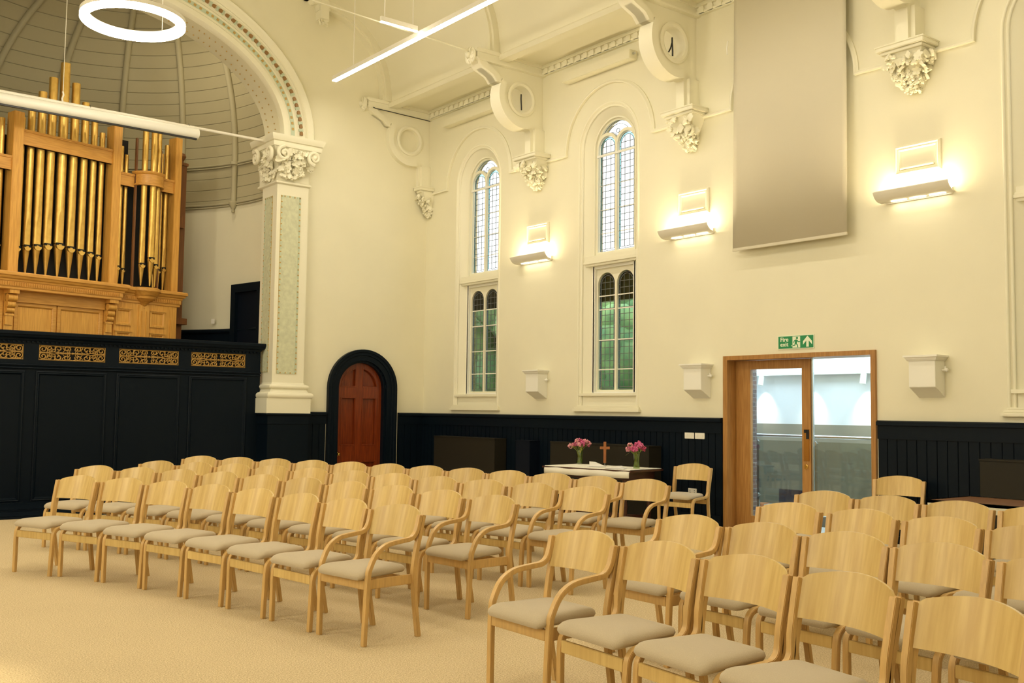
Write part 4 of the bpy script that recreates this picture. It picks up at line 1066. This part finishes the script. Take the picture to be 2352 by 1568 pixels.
# impost cornice and lower case
def corn(x0, x1, y0):
    b = B()
    pr_ = [(0, 3.225), (.02, 3.23), (.02, 3.265), (.035, 3.275), (.035, 3.345), (.05, 3.35), (.055, 3.375), (.08, 3.39), (.095, 3.42), (.115, 3.43), (.115, 3.47), (.10, 3.485), (0, 3.485)]
    b.sweep([(x0, .2), (x0, y0), (x1, y0), (x1, .2)], [(o, z) for o, z in [(-q, z) for q, z in pr_]], lambda u, v, w: (u, v, w))
    b.box(x0, x1, y0, .2, 3.225, 3.485)
    x = x0
    while x < x1-.01: b.box(x, x+.017, y0-.05, y0-.03, 3.285, 3.335); x += .036
    return b.done('cornice', M['oak_h'], og, smooth=0, bevel=.003)
corn(-2.9, .205, -.30); corn(.21, 1.43, -.14)
b = B(); b.lathe([(.0, 3.10), (.028, 3.115), (.045, 3.15), (.03, 3.18), (.05, 3.19), (.07, 3.225), (.10, 3.25), (.14, 3.275), (.19, 3.31), (.20, 3.345), (.235, 3.37), (.25, 3.41), (.275, 3.43), (.275, 3.475), (.25, 3.49), (0, 3.49)], (.755, -.12, 0), 36); b.done('tower_corbel', M['oak_h'], og, smooth=35, label='turned oak corbel under the round pipe tower')
b = B(); b.box(-2.9, 1.42, -.10, .2, 1.3, 3.24); b.box(.21, 1.40, -.14, -.1, 1.3, 3.24); b.done('case', M['oak_organ'], og, smooth=0)
b = B()
for x0, x1 in ((-2.8, -1.62), (-1.44, -.775), (-.755, .02)):
    b.sweep([(x0+.03, 2.2), (x1-.03, 2.2), (x1-.03, 3.03), (x0+.03, 3.03)], [(-.03, -.10), (-.03, -.125), (.02, -.125), (.035, -.112), (.04, -.10)], FY, closed=True)
b.box(-1.45, .03, -.16, -.10, 3.06, 3.225)
b.done('door', M['oak_h'], og, smooth=0, label='pair of plain oak doors under the main pipes')
b = B()
for x0, x1 in ((.25, .505), (.89, 1.145)):
    for z0, z1 in ((2.86, 3.10), (2.45, 2.72)):
        b.sweep([(x0, z0), (x1, z0), (x1, z1), (x0, z1)], [(-.012, -.14), (-.02, -.165), (.01, -.165), (.022, -.15), (.028, -.14)], FY, closed=True)
        b.box(x0-.03, x1+.03, -.18, -.14, z1+.01, z1+.028)
    
b.box(.655, .86, -.16, -.14, 1.3, 3.2); b.box(.70, .72, -.175, -.14, 1.3, 3.1); b.box(.79, .81, -.175, -.14, 1.3, 3.1); b.box(1.27, 1.32, -.16, -.14, 1.3, 3.0)
b.done('panel_moulding', M['oak_organ'], og, smooth=0)
for x in (-1.535, .110):
    b = B()
    b.box(x-.075, x+.075, -.30, -.1, 3.17, 3.235); b.box(x-.07, x+.07, -.14, -.1, 2.5, 3.17)
    b.lathe([(.0, -.07), (.055, -.07), (.055, .07), (0, .07)], (x, -.215, 3.11), 16, axis='x'); b.lathe([(.0, -.062), (.05, -.062), (.05, .062), (0, .062)], (x, -.185, 3.01), 16, axis='x'); b.lathe([(.0, -.058), (.042, -.058), (.042, .058), (0, .058)], (x, -.165, 2.925), 16, axis='x')
    b.box(x-.07, x+.07, -.17, -.1, 2.84, 2.87); b.box(x-.055, x+.055, -.16, -.1, 2.7, 2.84)
    b.done('console_bracket', M['oak_organ'], og, smooth=35, label='scrolled oak console bracket')
b = B(); b.box(-.035, .035, -.012, .0, -.045, .045); o = b.done('light_switch', M['plastic'], smooth=0, bevel=.003)
px_, py_ = ap(25, .975); o.location = (px_, py_, 3.07); o.rotation_euler = (0, 0, R(-58)); tag(o, 'small white switch low on the apse wall', 'switch')

# ------------------------------------------------------------------ radiator covers, table group, sockets, exit sign
def cover(y0, y1, z, x, m, label, cat, name):
    r = empty(name, (0, (y0+y1)/2, 0)); tag(r, label, cat); h = abs(y1-y0)/2
    b = B(); b.box(-x, -.035, -h, h, 0, z-.02); b.done('body', m, r, smooth=0, bevel=.004)
    b = B(); b.box(-x-.008, -.035, -h-.006, h+.006, z-.02, z); b.done('lid', m, r, smooth=0, bevel=.003)
cover(-.80, -2.60, 1.045, .28, M['cover'], 'long dark radiator cover nearest the corner', 'radiator cover', 'radiator_cover')
cover(-3.11, -3.47, 1.035, .24, M['navybox'], 'narrow navy box between the two radiator covers', 'box', 'cupboard')
cover(-4.02, -6.13, 1.04, .28, M['cover'], 'long dark radiator cover behind the cloth-covered table', 'radiator cover', 'radiator_cover')
cover(-10.80, -12.9, 1.07, .26, M['cover'], 'dark radiator cover behind the brown folding table', 'radiator cover', 'radiator_cover')

ta = R(10)
tb = empty('communion_table', (-1.05, -6.0, 0), ta); tag(tb, 'dark wooden table under a white cloth by the radiator cover', 'table')
b = B(); b.box(-.37, .37, -.74, .74, .735, .760); b.done('table_top', M['tablewood'], tb, smooth=0, bevel=.004)
b = B(); b.box(-.31, .31, -.64, .64, .63, .735); b.done('apron', M['tablewood'], tb, smooth=0)
for y in (-.58, .58):
    for x in (-.27, .27):
        b = B(); b.lathe([(.035, 0), (.03, .05), (.022, .1), (.035, .3), (.025, .36), (.035, .5), (.035, .64)], (x, y, 0), 10); b.done('leg', M['tablewood'], tb, smooth=50)
b = B(); b.box(-.03, .03, -.55, .55, .12, .17); b.box(-.28, .28, -.60, -.55, .12, .17); b.box(-.28, .28, .55, .60, .12, .17); b.done('stretcher', M['tablewood'], tb, smooth=0)
b = B()   # cloth: top with an overhang along the hall side and short wavy hems
rk = random.Random(2)
nx_, ny_ = 14, 40; g = []
for i in range(nx_+1):
    row = []
    for j in range(ny_+1):
        s = -.375-.105 + (.105+.74)*i/nx_; y = -.715+1.41*j/ny_
        if s < -.375: x = -.380-.006*math.sin(y*17)*(-.375-s)/.1; z = .768-(-.375-s)*1.0 - .004*math.sin(y*9)
        else: x = s; z = .768+.0012*math.sin(y*22+x*9)
        row.append(b.v((x, y, z)))
    g.append(row)
for i in range(nx_):
    for j in range(ny_): b.f([g[i][j], g[i+1][j], g[i+1][j+1], g[i][j+1]])
o = b.done('tablecloth', M['cloth'], smooth=60); o.location = tb.location; o.rotation_euler = tb.rotation_euler
md = o.modifiers.new('t', 'SOLIDIFY'); md.thickness = .004; tag(o, 'white cloth lying on the dark table, hanging over its front edge', 'tablecloth')

def bouquet(loc, seed, label, vlabel, tall):
    rk = random.Random(seed)
    v = empty('glass_vase', loc); tag(v, vlabel, 'vase', 'glass vases')
    b = B(); b.lathe([(.0, .004), (.042, .0), (.046, .03), (.040, .07), (.040, .13), (.050, .19)], n=20); b.done('glass', M['vasegl'], v, smooth=60)
    q = empty('flower_bouquet', loc); tag(q, label, 'flowers', 'pink bouquets')
    b = B()
    heads = []
    for j in range(13):
        a = rk.uniform(0, 2*PI); e = .028*rk.random()**.5
        a2 = a+rk.uniform(-.8, .8); rr = rk.uniform(.02, .13); z = .19+tall*(.45+.55*rk.random())*(1-.25*(rr/.13))
        b.tube([(e*math.cos(a+2.5), e*math.sin(a+2.5), .012), (e*math.cos(a), e*math.sin(a), .17), (rr*math.cos(a2)*.6, rr*math.sin(a2)*.6, (.19+z)/2), (rr*math.cos(a2), rr*math.sin(a2), z)], .0052, 5)
        heads.append((rr*math.cos(a2), rr*math.sin(a2), z))
    for j in range(12): b.tube([(rk.uniform(-.028, .028), rk.uniform(-.028, .028), .012), (rk.uniform(-.03, .03), rk.uniform(-.03, .03), .19)], .006, 5)
    b.done('stems', M['stem'], q, smooth=60)
    b = B()
    for j in range(16):
        a = rk.uniform(0, 2*PI); rr = rk.uniform(.02, .10); z = rk.uniform(.2, .31)
        ln = rk.uniform(.04, .09); t = Vector((rr*math.cos(a), rr*math.sin(a), z)); d = Vector((math.cos(a), math.sin(a), rk.uniform(-1.2, .5)))*ln; s = Vector((-math.sin(a), math.cos(a), .2))*.009
        vs_ = [b.v(t), b.v(t+d*.5+s), b.v(t+d), b.v(t+d*.5-s)]; b.f(vs_, 0)
    b.done('leaves', M['leafy'], q, smooth=0, recalc=False)
    for j, h in enumerate(heads):
        b = B(); rr = rk.uniform(.030, .042)
        for k in range(34):
            d = Vector((rk.gauss(0, 1), rk.gauss(0, 1), rk.gauss(.25, .9))).normalized()
            p = Vector(h) + d*rr*rk.uniform(.6, 1)
            b.ball(p, .012, 0, 5, 4, (1, 1, .45), (rk.uniform(0, 3), rk.uniform(0, 3), 0))
        b.done('blossom', M[rk.choice(['pink1', 'pink2', 'pink3', 'pink1', 'pink2'])], q, smooth=0)
bouquet((-.855, -5.335, .772), 5, 'pink and magenta bouquet in the vase left of the wooden cross', 'glass vase of flowers left of the wooden cross', .155)
bouquet((-.98, -6.585, .772), 9, 'pink and crimson bouquet in the vase right of the wooden cross', 'glass vase of flowers right of the wooden cross', .165)
cr = empty('wooden_cross', (-.86, -5.86, .772)); tag(cr, 'orange-brown wooden cross standing between the two vases', 'cross'); cr.rotation_euler = (0, 0, R(-52))
b = B(); b.box(-.019, .019, -.011, .011, .035, .325); b.done('upright', M['crosswood'], cr, smooth=0, bevel=.003)
b = B(); b.box(-.068, .068, -.013, .013, .222, .258); b.done('crossbar', M['crosswood'], cr, smooth=0, bevel=.003)
b = B(); b.lathe([(.03, 0), (.03, .006), (.004, .008), (.004, .036)], n=12); b.done('metal_stand', M['metal'], cr, smooth=30)
o = empty('booklet', (-1.12, -5.98, .773)); tag(o, 'open white booklet propped on the cloth before the cross', 'booklet'); o.rotation_euler = (0, 0, R(-42))
b = B(); b.prism([(-.10, 0), (.11, .0), (.11, .004), (-.02, .055), (-.10, .062)], FY, -.08, .08); b.done('pages', M['paper'], o, smooth=0)
b = B(); b.box(-.13, .12, -.09, .09, 0, .004); b.done('cover', M['paper'], o, smooth=0)
o2 = B(); o2.prism([(-.13, 0), (.13, 0), (.06, .03), (.0, .028), (-.13, .004)], FY, -.10, .10); o = o2.done('service_sheet', M['paper'], smooth=0); o.location = (-1.22, -6.45, .773); o.rotation_euler = (0, 0, R(-55)); tag(o, 'folded white sheet lying right of the open booklet', 'paper')

ft = empty('folding_table', (-1.45, -12.05, 0)); tag(ft, 'brown-topped folding table with cream edging at the right', 'table')
b = B(); b.box(-.365, .365, -.92, .92, .724, .745); b.done('table_top', M['brown_top'], ft, smooth=0)
b = B(); b.holed(rect(-.385, .385, -.94, .94), [rect(-.365, .365, -.92, .92)], FZ, .718, .748); b.box(-.385, -.365, -.94, .94, .66, .748); b.box(.365, .385, -.94, .94, .66, .748); b.box(-.385, .385, .92, .94, .66, .748); b.box(-.385, .385, -.94, -.92, .66, .748); b.done('edging', M['cream_edge'], ft, smooth=0, bevel=.003)
for y in (-.8, .8):
    for x in (-.3, .3):
        b = B(); b.tube([(x, y*.9, .72), (x, y, .0)], .014, 8); b.done('leg', M['cable'], ft)
def plate(name, y, z, w, h, label, cat, holes=()):
    r = empty(name, (-.033, y, z)); tag(r, label, cat)
    b = B(); b.box(-.012, 0, -w/2, w/2, -h/2, h/2); b.done('face_plate', M['plastic'], r, smooth=0, bevel=.003)
    b = B()
    for (u, v, a, c, mi) in holes: b.box(-.017, -.011, -u-a, -u+a, v-c, v+c, mi)
    if holes: b.done('rocker' if 'switch' in name else 'socket_outlet', [M['plastic'], M['black']], r, smooth=0)
plate('light_switch', -6.655, 1.20, .168, .088, 'left of two white switch plates beside the glazed door', 'switch', [(-.04, 0, .012, .02, 0), (.0, 0, .012, .02, 0), (.04, 0, .012, .02, 0)])
plate('light_switch', -6.84, 1.20, .168, .088, 'right of two white switch plates beside the glazed door', 'switch', [(-.04, 0, .012, .02, 0), (.04, 0, .012, .02, 0)])
plate('power_socket', -6.71, .445, .148, .088, 'white double socket seen through the chair by the door', 'socket', [(-.04, -.012, .005, .006, 1), (-.04, .018, .003, .006, 1), (.04, -.012, .005, .006, 1), (.04, .018, .003, .006, 1), (-.052, -.008, .003, .003, 1), (-.028, -.008, .003, .003, 1)])

sg = empty('fire_exit_sign', (-.012, -8.37, 2.395)); tag(sg, 'green sign reading Fire exit above the glazed door', 'sign')
FG = lambda u, v, w: (-w, -u, v)
b = B(); b.prism(rect(-.268, .268, -.085, .085), FG, -.012, .0); b.done('border', M['signwhite'], sg, smooth=0)
b = B(); b.prism(rect(-.258, .258, -.076, .076), FG, 0, .002); b.done('green_field', M['green'], sg, smooth=0)
b = B()
S = lambda pts, dx=0: [(u+dx, v) for u, v in pts]
b.prism(rect(-.045, .068, -.07, .07), FG, .002, .003)                               # pale doorway
b.prism([(.112, -.066), (.155, -.066), (.155, .018), (.192, -.018), (.238, -.018), (.238, .012), (.175, .074), (.112, .012), (.112-.038, .012) if False else (.107, .008), (.107, -.022), (.112, -.018)] if False else
        [(.157, -.066), (.193, -.066), (.193, .01), (.240, -.036), (.240, .004), (.175, .070), (.110, .004), (.110, -.036), (.157, .01)], FG, .002, .003)
b.prism([(-.062, -.05), (-.046, -.05), (-.046, -.038), (-.062, -.040)], FG, .002, .003)
b.done('pictogram', M['signwhite'], sg, smooth=0)
b = B()
b.prism(circ(.022, .048, .0155, 16), FG, .003, .004)
b.prism([(-.006, .030), (.020, .030), (.030, .018), (.018, -.020), (-.012, -.020), (-.010, .010)], FG, .003, .0042)
b.prism([(.012, .028), (.028, .026), (.044, .006), (.066, .008), (.066, -.002), (.040, -.004), (.022, .012)], FG, .003, .004)
b.prism([(-.006, .030), (.0, .018), (-.018, .006), (-.026, -.016), (-.034, -.012), (-.026, .014)], FG, .003, .004)
b.prism([(.0, -.016), (.018, -.018), (.034, -.036), (.040, -.066), (.028, -.068), (.022, -.042), (.006, -.026)], FG, .003, .004)
b.prism([(-.012, -.014), (.004, -.022), (-.006, -.044), (-.045, -.048), (-.045, -.038), (-.014, -.034)], FG, .003, .004)
b.done('running_figure', M['green'], sg, smooth=0)
cu = bpy.data.curves.new('sign_text', 'FONT'); cu.body = 'Fire\nexit'; cu.size = .074; cu.space_line = .82; cu.extrude = .0006; cu.offset = .0; cu.space_character = 1.05
tmp = bpy.data.objects.new('tmp_text', cu); C.objects.link(tmp)
m0 = bpy.data.meshes.new_from_object(tmp.evaluated_get(bpy.context.evaluated_depsgraph_get())); bpy.data.objects.remove(tmp); bpy.data.curves.remove(cu)
tb_ = bmesh.new()
for k_ in range(-2, 3):      # heavier strokes: the same letters laid side by side
    for l_ in (-1, 0, 1):
        q_ = bmesh.new(); q_.from_mesh(m0); bmesh.ops.translate(q_, verts=q_.verts, vec=(k_*.0011, l_*.0009, (k_*3+l_)*.00002)); t_ = bpy.data.meshes.new('t'); q_.to_mesh(t_); q_.free(); tb_.from_mesh(t_); bpy.data.meshes.remove(t_)
me = bpy.data.meshes.new('sign_text'); tb_.to_mesh(me); tb_.free(); bpy.data.meshes.remove(m0)
to = bpy.data.objects.new('sign_text', me); C.objects.link(to); me.materials.clear(); me.materials.append(M['signwhite']); to.parent = sg
to.matrix_local = Matrix(((0, 0, -1, -.0027), (-1, 0, 0, .228), (0, 1, 0, .012), (0, 0, 0, 1)))

# ------------------------------------------------------------------ chairs
# chair origin: on the floor below the middle of the back; x to the chair's image-right, -y the way it faces
def side_fn(s): return lambda u, v, w: (s*(.2385+.0215*v/.795+w), u, v)
RECT = lambda h, w: [(-h, -w), (-h, w), (h, w), (h, -w)]
def smooth_path(pts, n=3):
    out = []
    for i in range(len(pts)-1):
        p0, p1, p2, p3 = pts[max(i-1, 0)], pts[i], pts[i+1], pts[min(i+2, len(pts)-1)]
        for k in range(n):
            t = k/n
            out.append(tuple(.5*(2*p1[j] + (p2[j]-p0[j])*t + (2*p0[j]-5*p1[j]+4*p2[j]-p3[j])*t*t + (3*p1[j]-p0[j]-3*p2[j]+p3[j])*t**3) for j in (0, 1)))
    return out + [pts[-1]]
ARMLESS = [(-.437, 0), (-.432, .16), (-.427, .33), (-.412, .385), (-.370, .413), (-.28, .419), (-.135, .427), (-.085, .440), (-.058, .480), (-.052, .56), (-.030, .68), (-.006, .797)]
ARMED = [(-.437, 0), (-.432, .2), (-.424, .43), (-.408, .495), (-.375, .556), (-.332, .597), (-.265, .626), (-.15, .640), (-.085, .648), (-.046, .674), (-.024, .722), (-.006, .797)]
REAR = [(.012, 0), (-.018, .18), (-.040, .34), (-.046, .44), (-.030, .56), (-.004, .68), (.020, .797)]
def round_rect(w0, w1, y0, y1, r, n=6):
    """plan outline: front half width w0 at y0, rear half width w1 at y1"""
    pts = []
    for cx, cy, a0 in ((w0-r, y0+r, -90), (w1-r, y1-r, 0), (-w1+r, y1-r, 90), (-w0+r, y0+r, 180)):
        pts += arc(cx, cy, r, a0, a0+90, n)
    return pts
def seat_mesh():
    b = B()
    def loop(ins, z):
        row = []
        for x, y in round_rect(.240-ins, .210-ins, -.480+ins, -.062-ins, max(.012, .045-ins*.25)):
            dz = .008-.018*max(0, (-.36-y)/.12)**2 + .006*(x/.24)**2*0
            row.append(b.v((x, y, z+dz+.010*max(0, (y+.20)/.14)**2*.5)))
        return row
    rows = [loop(i, z) for i, z in ((.025, .416), (.006, .420), (.0, .434), (.003, .448), (.014, .460), (.036, .468), (.075, .473), (.13, .4755), (.185, .476))]
    for A, Bq in zip(rows, rows[1:]):
        for k in range(len(A)): b.f([A[k], A[(k+1) % len(A)], Bq[(k+1) % len(A)], Bq[k]])
    b.f(rows[-1]); b.f(rows[0][::-1])
    return b
def back_mesh():
    b = B(); nx, nz = 20, 6; hw = .246
    def P(x, z, t):
        k = 1-(x/hw)**2
        yb = -.026 + (z-.63)*.245 - .007
        return (x, yb + .060*k**1.0 + t, z)
    F_, K_ = [], []
    for j in range(nz+1):
        fr, bk = [], []
        for i in range(nx+1):
            x = -hw+2*hw*i/nx
            q = abs(x)/hw
            zt = .806+.040*(1-q**2) - (.012*max(0, (q-.93)/.07)**2)
            z = .632+(zt-.632)*j/nz
            fr.append(b.v(P(x, z, -.006))); bk.append(b.v(P(x, z, .006)))
        F_.append(fr); K_.append(bk)
    for j in range(nz):
        for i in range(nx):
            b.f([F_[j][i], F_[j][i+1], F_[j+1][i+1], F_[j+1][i]]); b.f([K_[j][i], K_[j+1][i], K_[j+1][i+1], K_[j][i+1]])
    for i in range(nx): b.f([F_[0][i], K_[0][i], K_[0][i+1], F_[0][i+1]]); b.f([F_[nz][i], F_[nz][i+1], K_[nz][i+1], K_[nz][i]])
    for j in range(nz): b.f([F_[j][0], F_[j+1][0], K_[j+1][0], K_[j][0]]); b.f([F_[j][nx], K_[j][nx], K_[j+1][nx], F_[j+1][nx]])
    return b
def make_chair(arm):
    t = empty('armchair' if arm else 'stacking_chair')
    seat_mesh().done('seat', M['fabric'], t, smooth=60)
    back_mesh().done('backrest', M['ply'], t, smooth=40)
    for s in (-1, 1):
        b = B(); b.sweep(smooth_path(ARMED if arm else ARMLESS), RECT(.0135, .0185), side_fn(s)); b.done('armrest' if arm else 'side_frame', M['beech'], t, smooth=35, bevel=.003, label='bentwood front leg and armrest in one curve' if arm else 'bentwood front leg, seat rail and upright in one curve')
        b = B(); b.sweep(smooth_path(REAR), RECT(.0145, .0185), side_fn(s)); b.done('leg', M['beech'], t, smooth=35, bevel=.003)
        if arm:
            b = B(); b.box(s*.226, s*.246, -.42, -.05, .352, .414); b.done('side_rail', M['beech'], t, smooth=0, bevel=.003)
    b = B()
    if arm: b.box(-.232, .232, -.440, -.418, .352, .410)
    else: b.box(-.230, .230, -.440, -.418, .312, .372)
    b.done('front_rail', M['ply'] if not arm else M['beech'], t, smooth=0, bevel=.003)
    b = B(); b.box(-.230, .230, -.062, -.042, .34, .395); b.done('rear_rail', M['beech'], t, smooth=0, bevel=.003)
    return t
ROWS = {
    'A': [(-7.813, -6.106, -1.163), (-7.556, -6.613, -1.177), (-7.345, -7.158, -1.232), (-7.184, -7.735, -1.314), (-7.06, -8.331, -1.377), (-6.964, -8.932, -1.443), (-6.892, -9.528, -1.464), (-6.82, -10.1, -1.435)],
    'B': [(-7.184, -4.481, -1.056), (-6.9, -4.995, -1.113), (-6.651, -5.541, -1.161), (-6.437, -6.107, -1.213), (-6.259, -6.697, -1.263), (-6.108, -7.3, -1.317), (-5.994, -7.927, -1.36), (-5.892, -8.547, -1.398), (-5.823, -9.175, -1.442), (-5.763, -9.795, -1.487)],
    'C': [(-6.247, -3.728, -1.079), (-5.97, -4.232, -1.124), (-5.717, -4.741, -1.149), (-5.487, -5.269, -1.186), (-5.303, -5.867, -1.212), (-5.148, -6.489, -1.23), (-5.002, -7.099, -1.269), (-4.868, -7.704, -1.29), (-4.746, -8.307, -1.331), (-4.619, -8.89, -1.385), (-4.504, -9.462, -1.453)],
    'D': [(-5.312, -2.692, -0.957), (-5.015, -3.231, -1.021), (-4.749, -3.785, -1.074), (-4.496, -4.324, -1.099), (-4.266, -4.883, -1.141), (-4.06, -5.446, -1.182), (-3.883, -6.019, -1.228), (-3.736, -6.618, -1.254), (-3.596, -7.203, -1.271), (-3.474, -7.801, -1.305), (-3.367, -8.397, -1.349), (-3.273, -8.99, -1.364)],
    'E': [(-0.401, -7.04, -1.373), (-0.302, -9.92, -1.308)],
    'P': [(-6.77, -11.946, -1.603), (-6.762, -12.508, -1.63), (-6.786, -13.069, -1.67), (-6.862, -13.642, -1.742), (-6.998, -14.243, -1.823)],
    'Q': [(-5.589, -11.648, -1.596), (-5.564, -12.209, -1.602), (-5.56, -12.771, -1.6), (-5.576, -13.334, -1.627), (-5.626, -13.928, -1.658)],
    'S': [(-4.249, -11.413, -1.547), (-4.227, -12.01, -1.601), (-4.247, -12.603, -1.622), (-4.294, -13.194, -1.627)],
    'T': [(-2.976, -10.832, -1.493), (-2.947, -11.413, -1.519), (-2.925, -12.0, -1.507), (-2.896, -12.592, -1.494)],
}
ORD = ['first', 'second', 'third', 'fourth', 'fifth', 'sixth', 'seventh', 'eighth', 'ninth', 'tenth', 'eleventh', 'twelfth']
RN = {'A': ('front row', 'left block'), 'B': ('second row', 'left block'), 'C': ('third row', 'left block'), 'D': ('back row', 'left block'), 'P': ('nearest row', 'right block'), 'Q': ('second row', 'right block'), 'S': ('third row', 'right block'), 'T': ('back row', 'right block')}
ARM = {('A', 7), ('B', 9), ('C', 10), ('D', 11), ('P', 0), ('Q', 0)}
made = {}
def chair(arm, x, y, th, label, group):
    if arm not in made: o = made[arm] = make_chair(arm)
    else: o = copy_tree(made[arm])
    o.location = (x, y, 0); o.rotation_euler = (0, 0, th); tag(o, label, 'chair', group)
for rn, lst in ROWS.items():
    for i, (x, y, th) in enumerate(lst):
        arm = (rn, i) in ARM
        if rn == 'E':
            chair(False, x, y, th, ['beech chair standing alone between the cloth-covered table and glazed door', 'beech chair against the navy dado at the end of the folding table'][i], 'single chairs by the window wall')
            continue
        row, blk = RN[rn]
        if arm: lab = 'beech armchair at the %s end of the %s of the %s' % ('right' if blk[0] == 'l' else 'left', row, blk)
        else: lab = 'armless beech chair, %s from the left in the %s of the %s' % (ORD[i], row, blk)
        chair(arm, x, y, th, lab, 'chairs in the %s of the %s' % (row, blk))
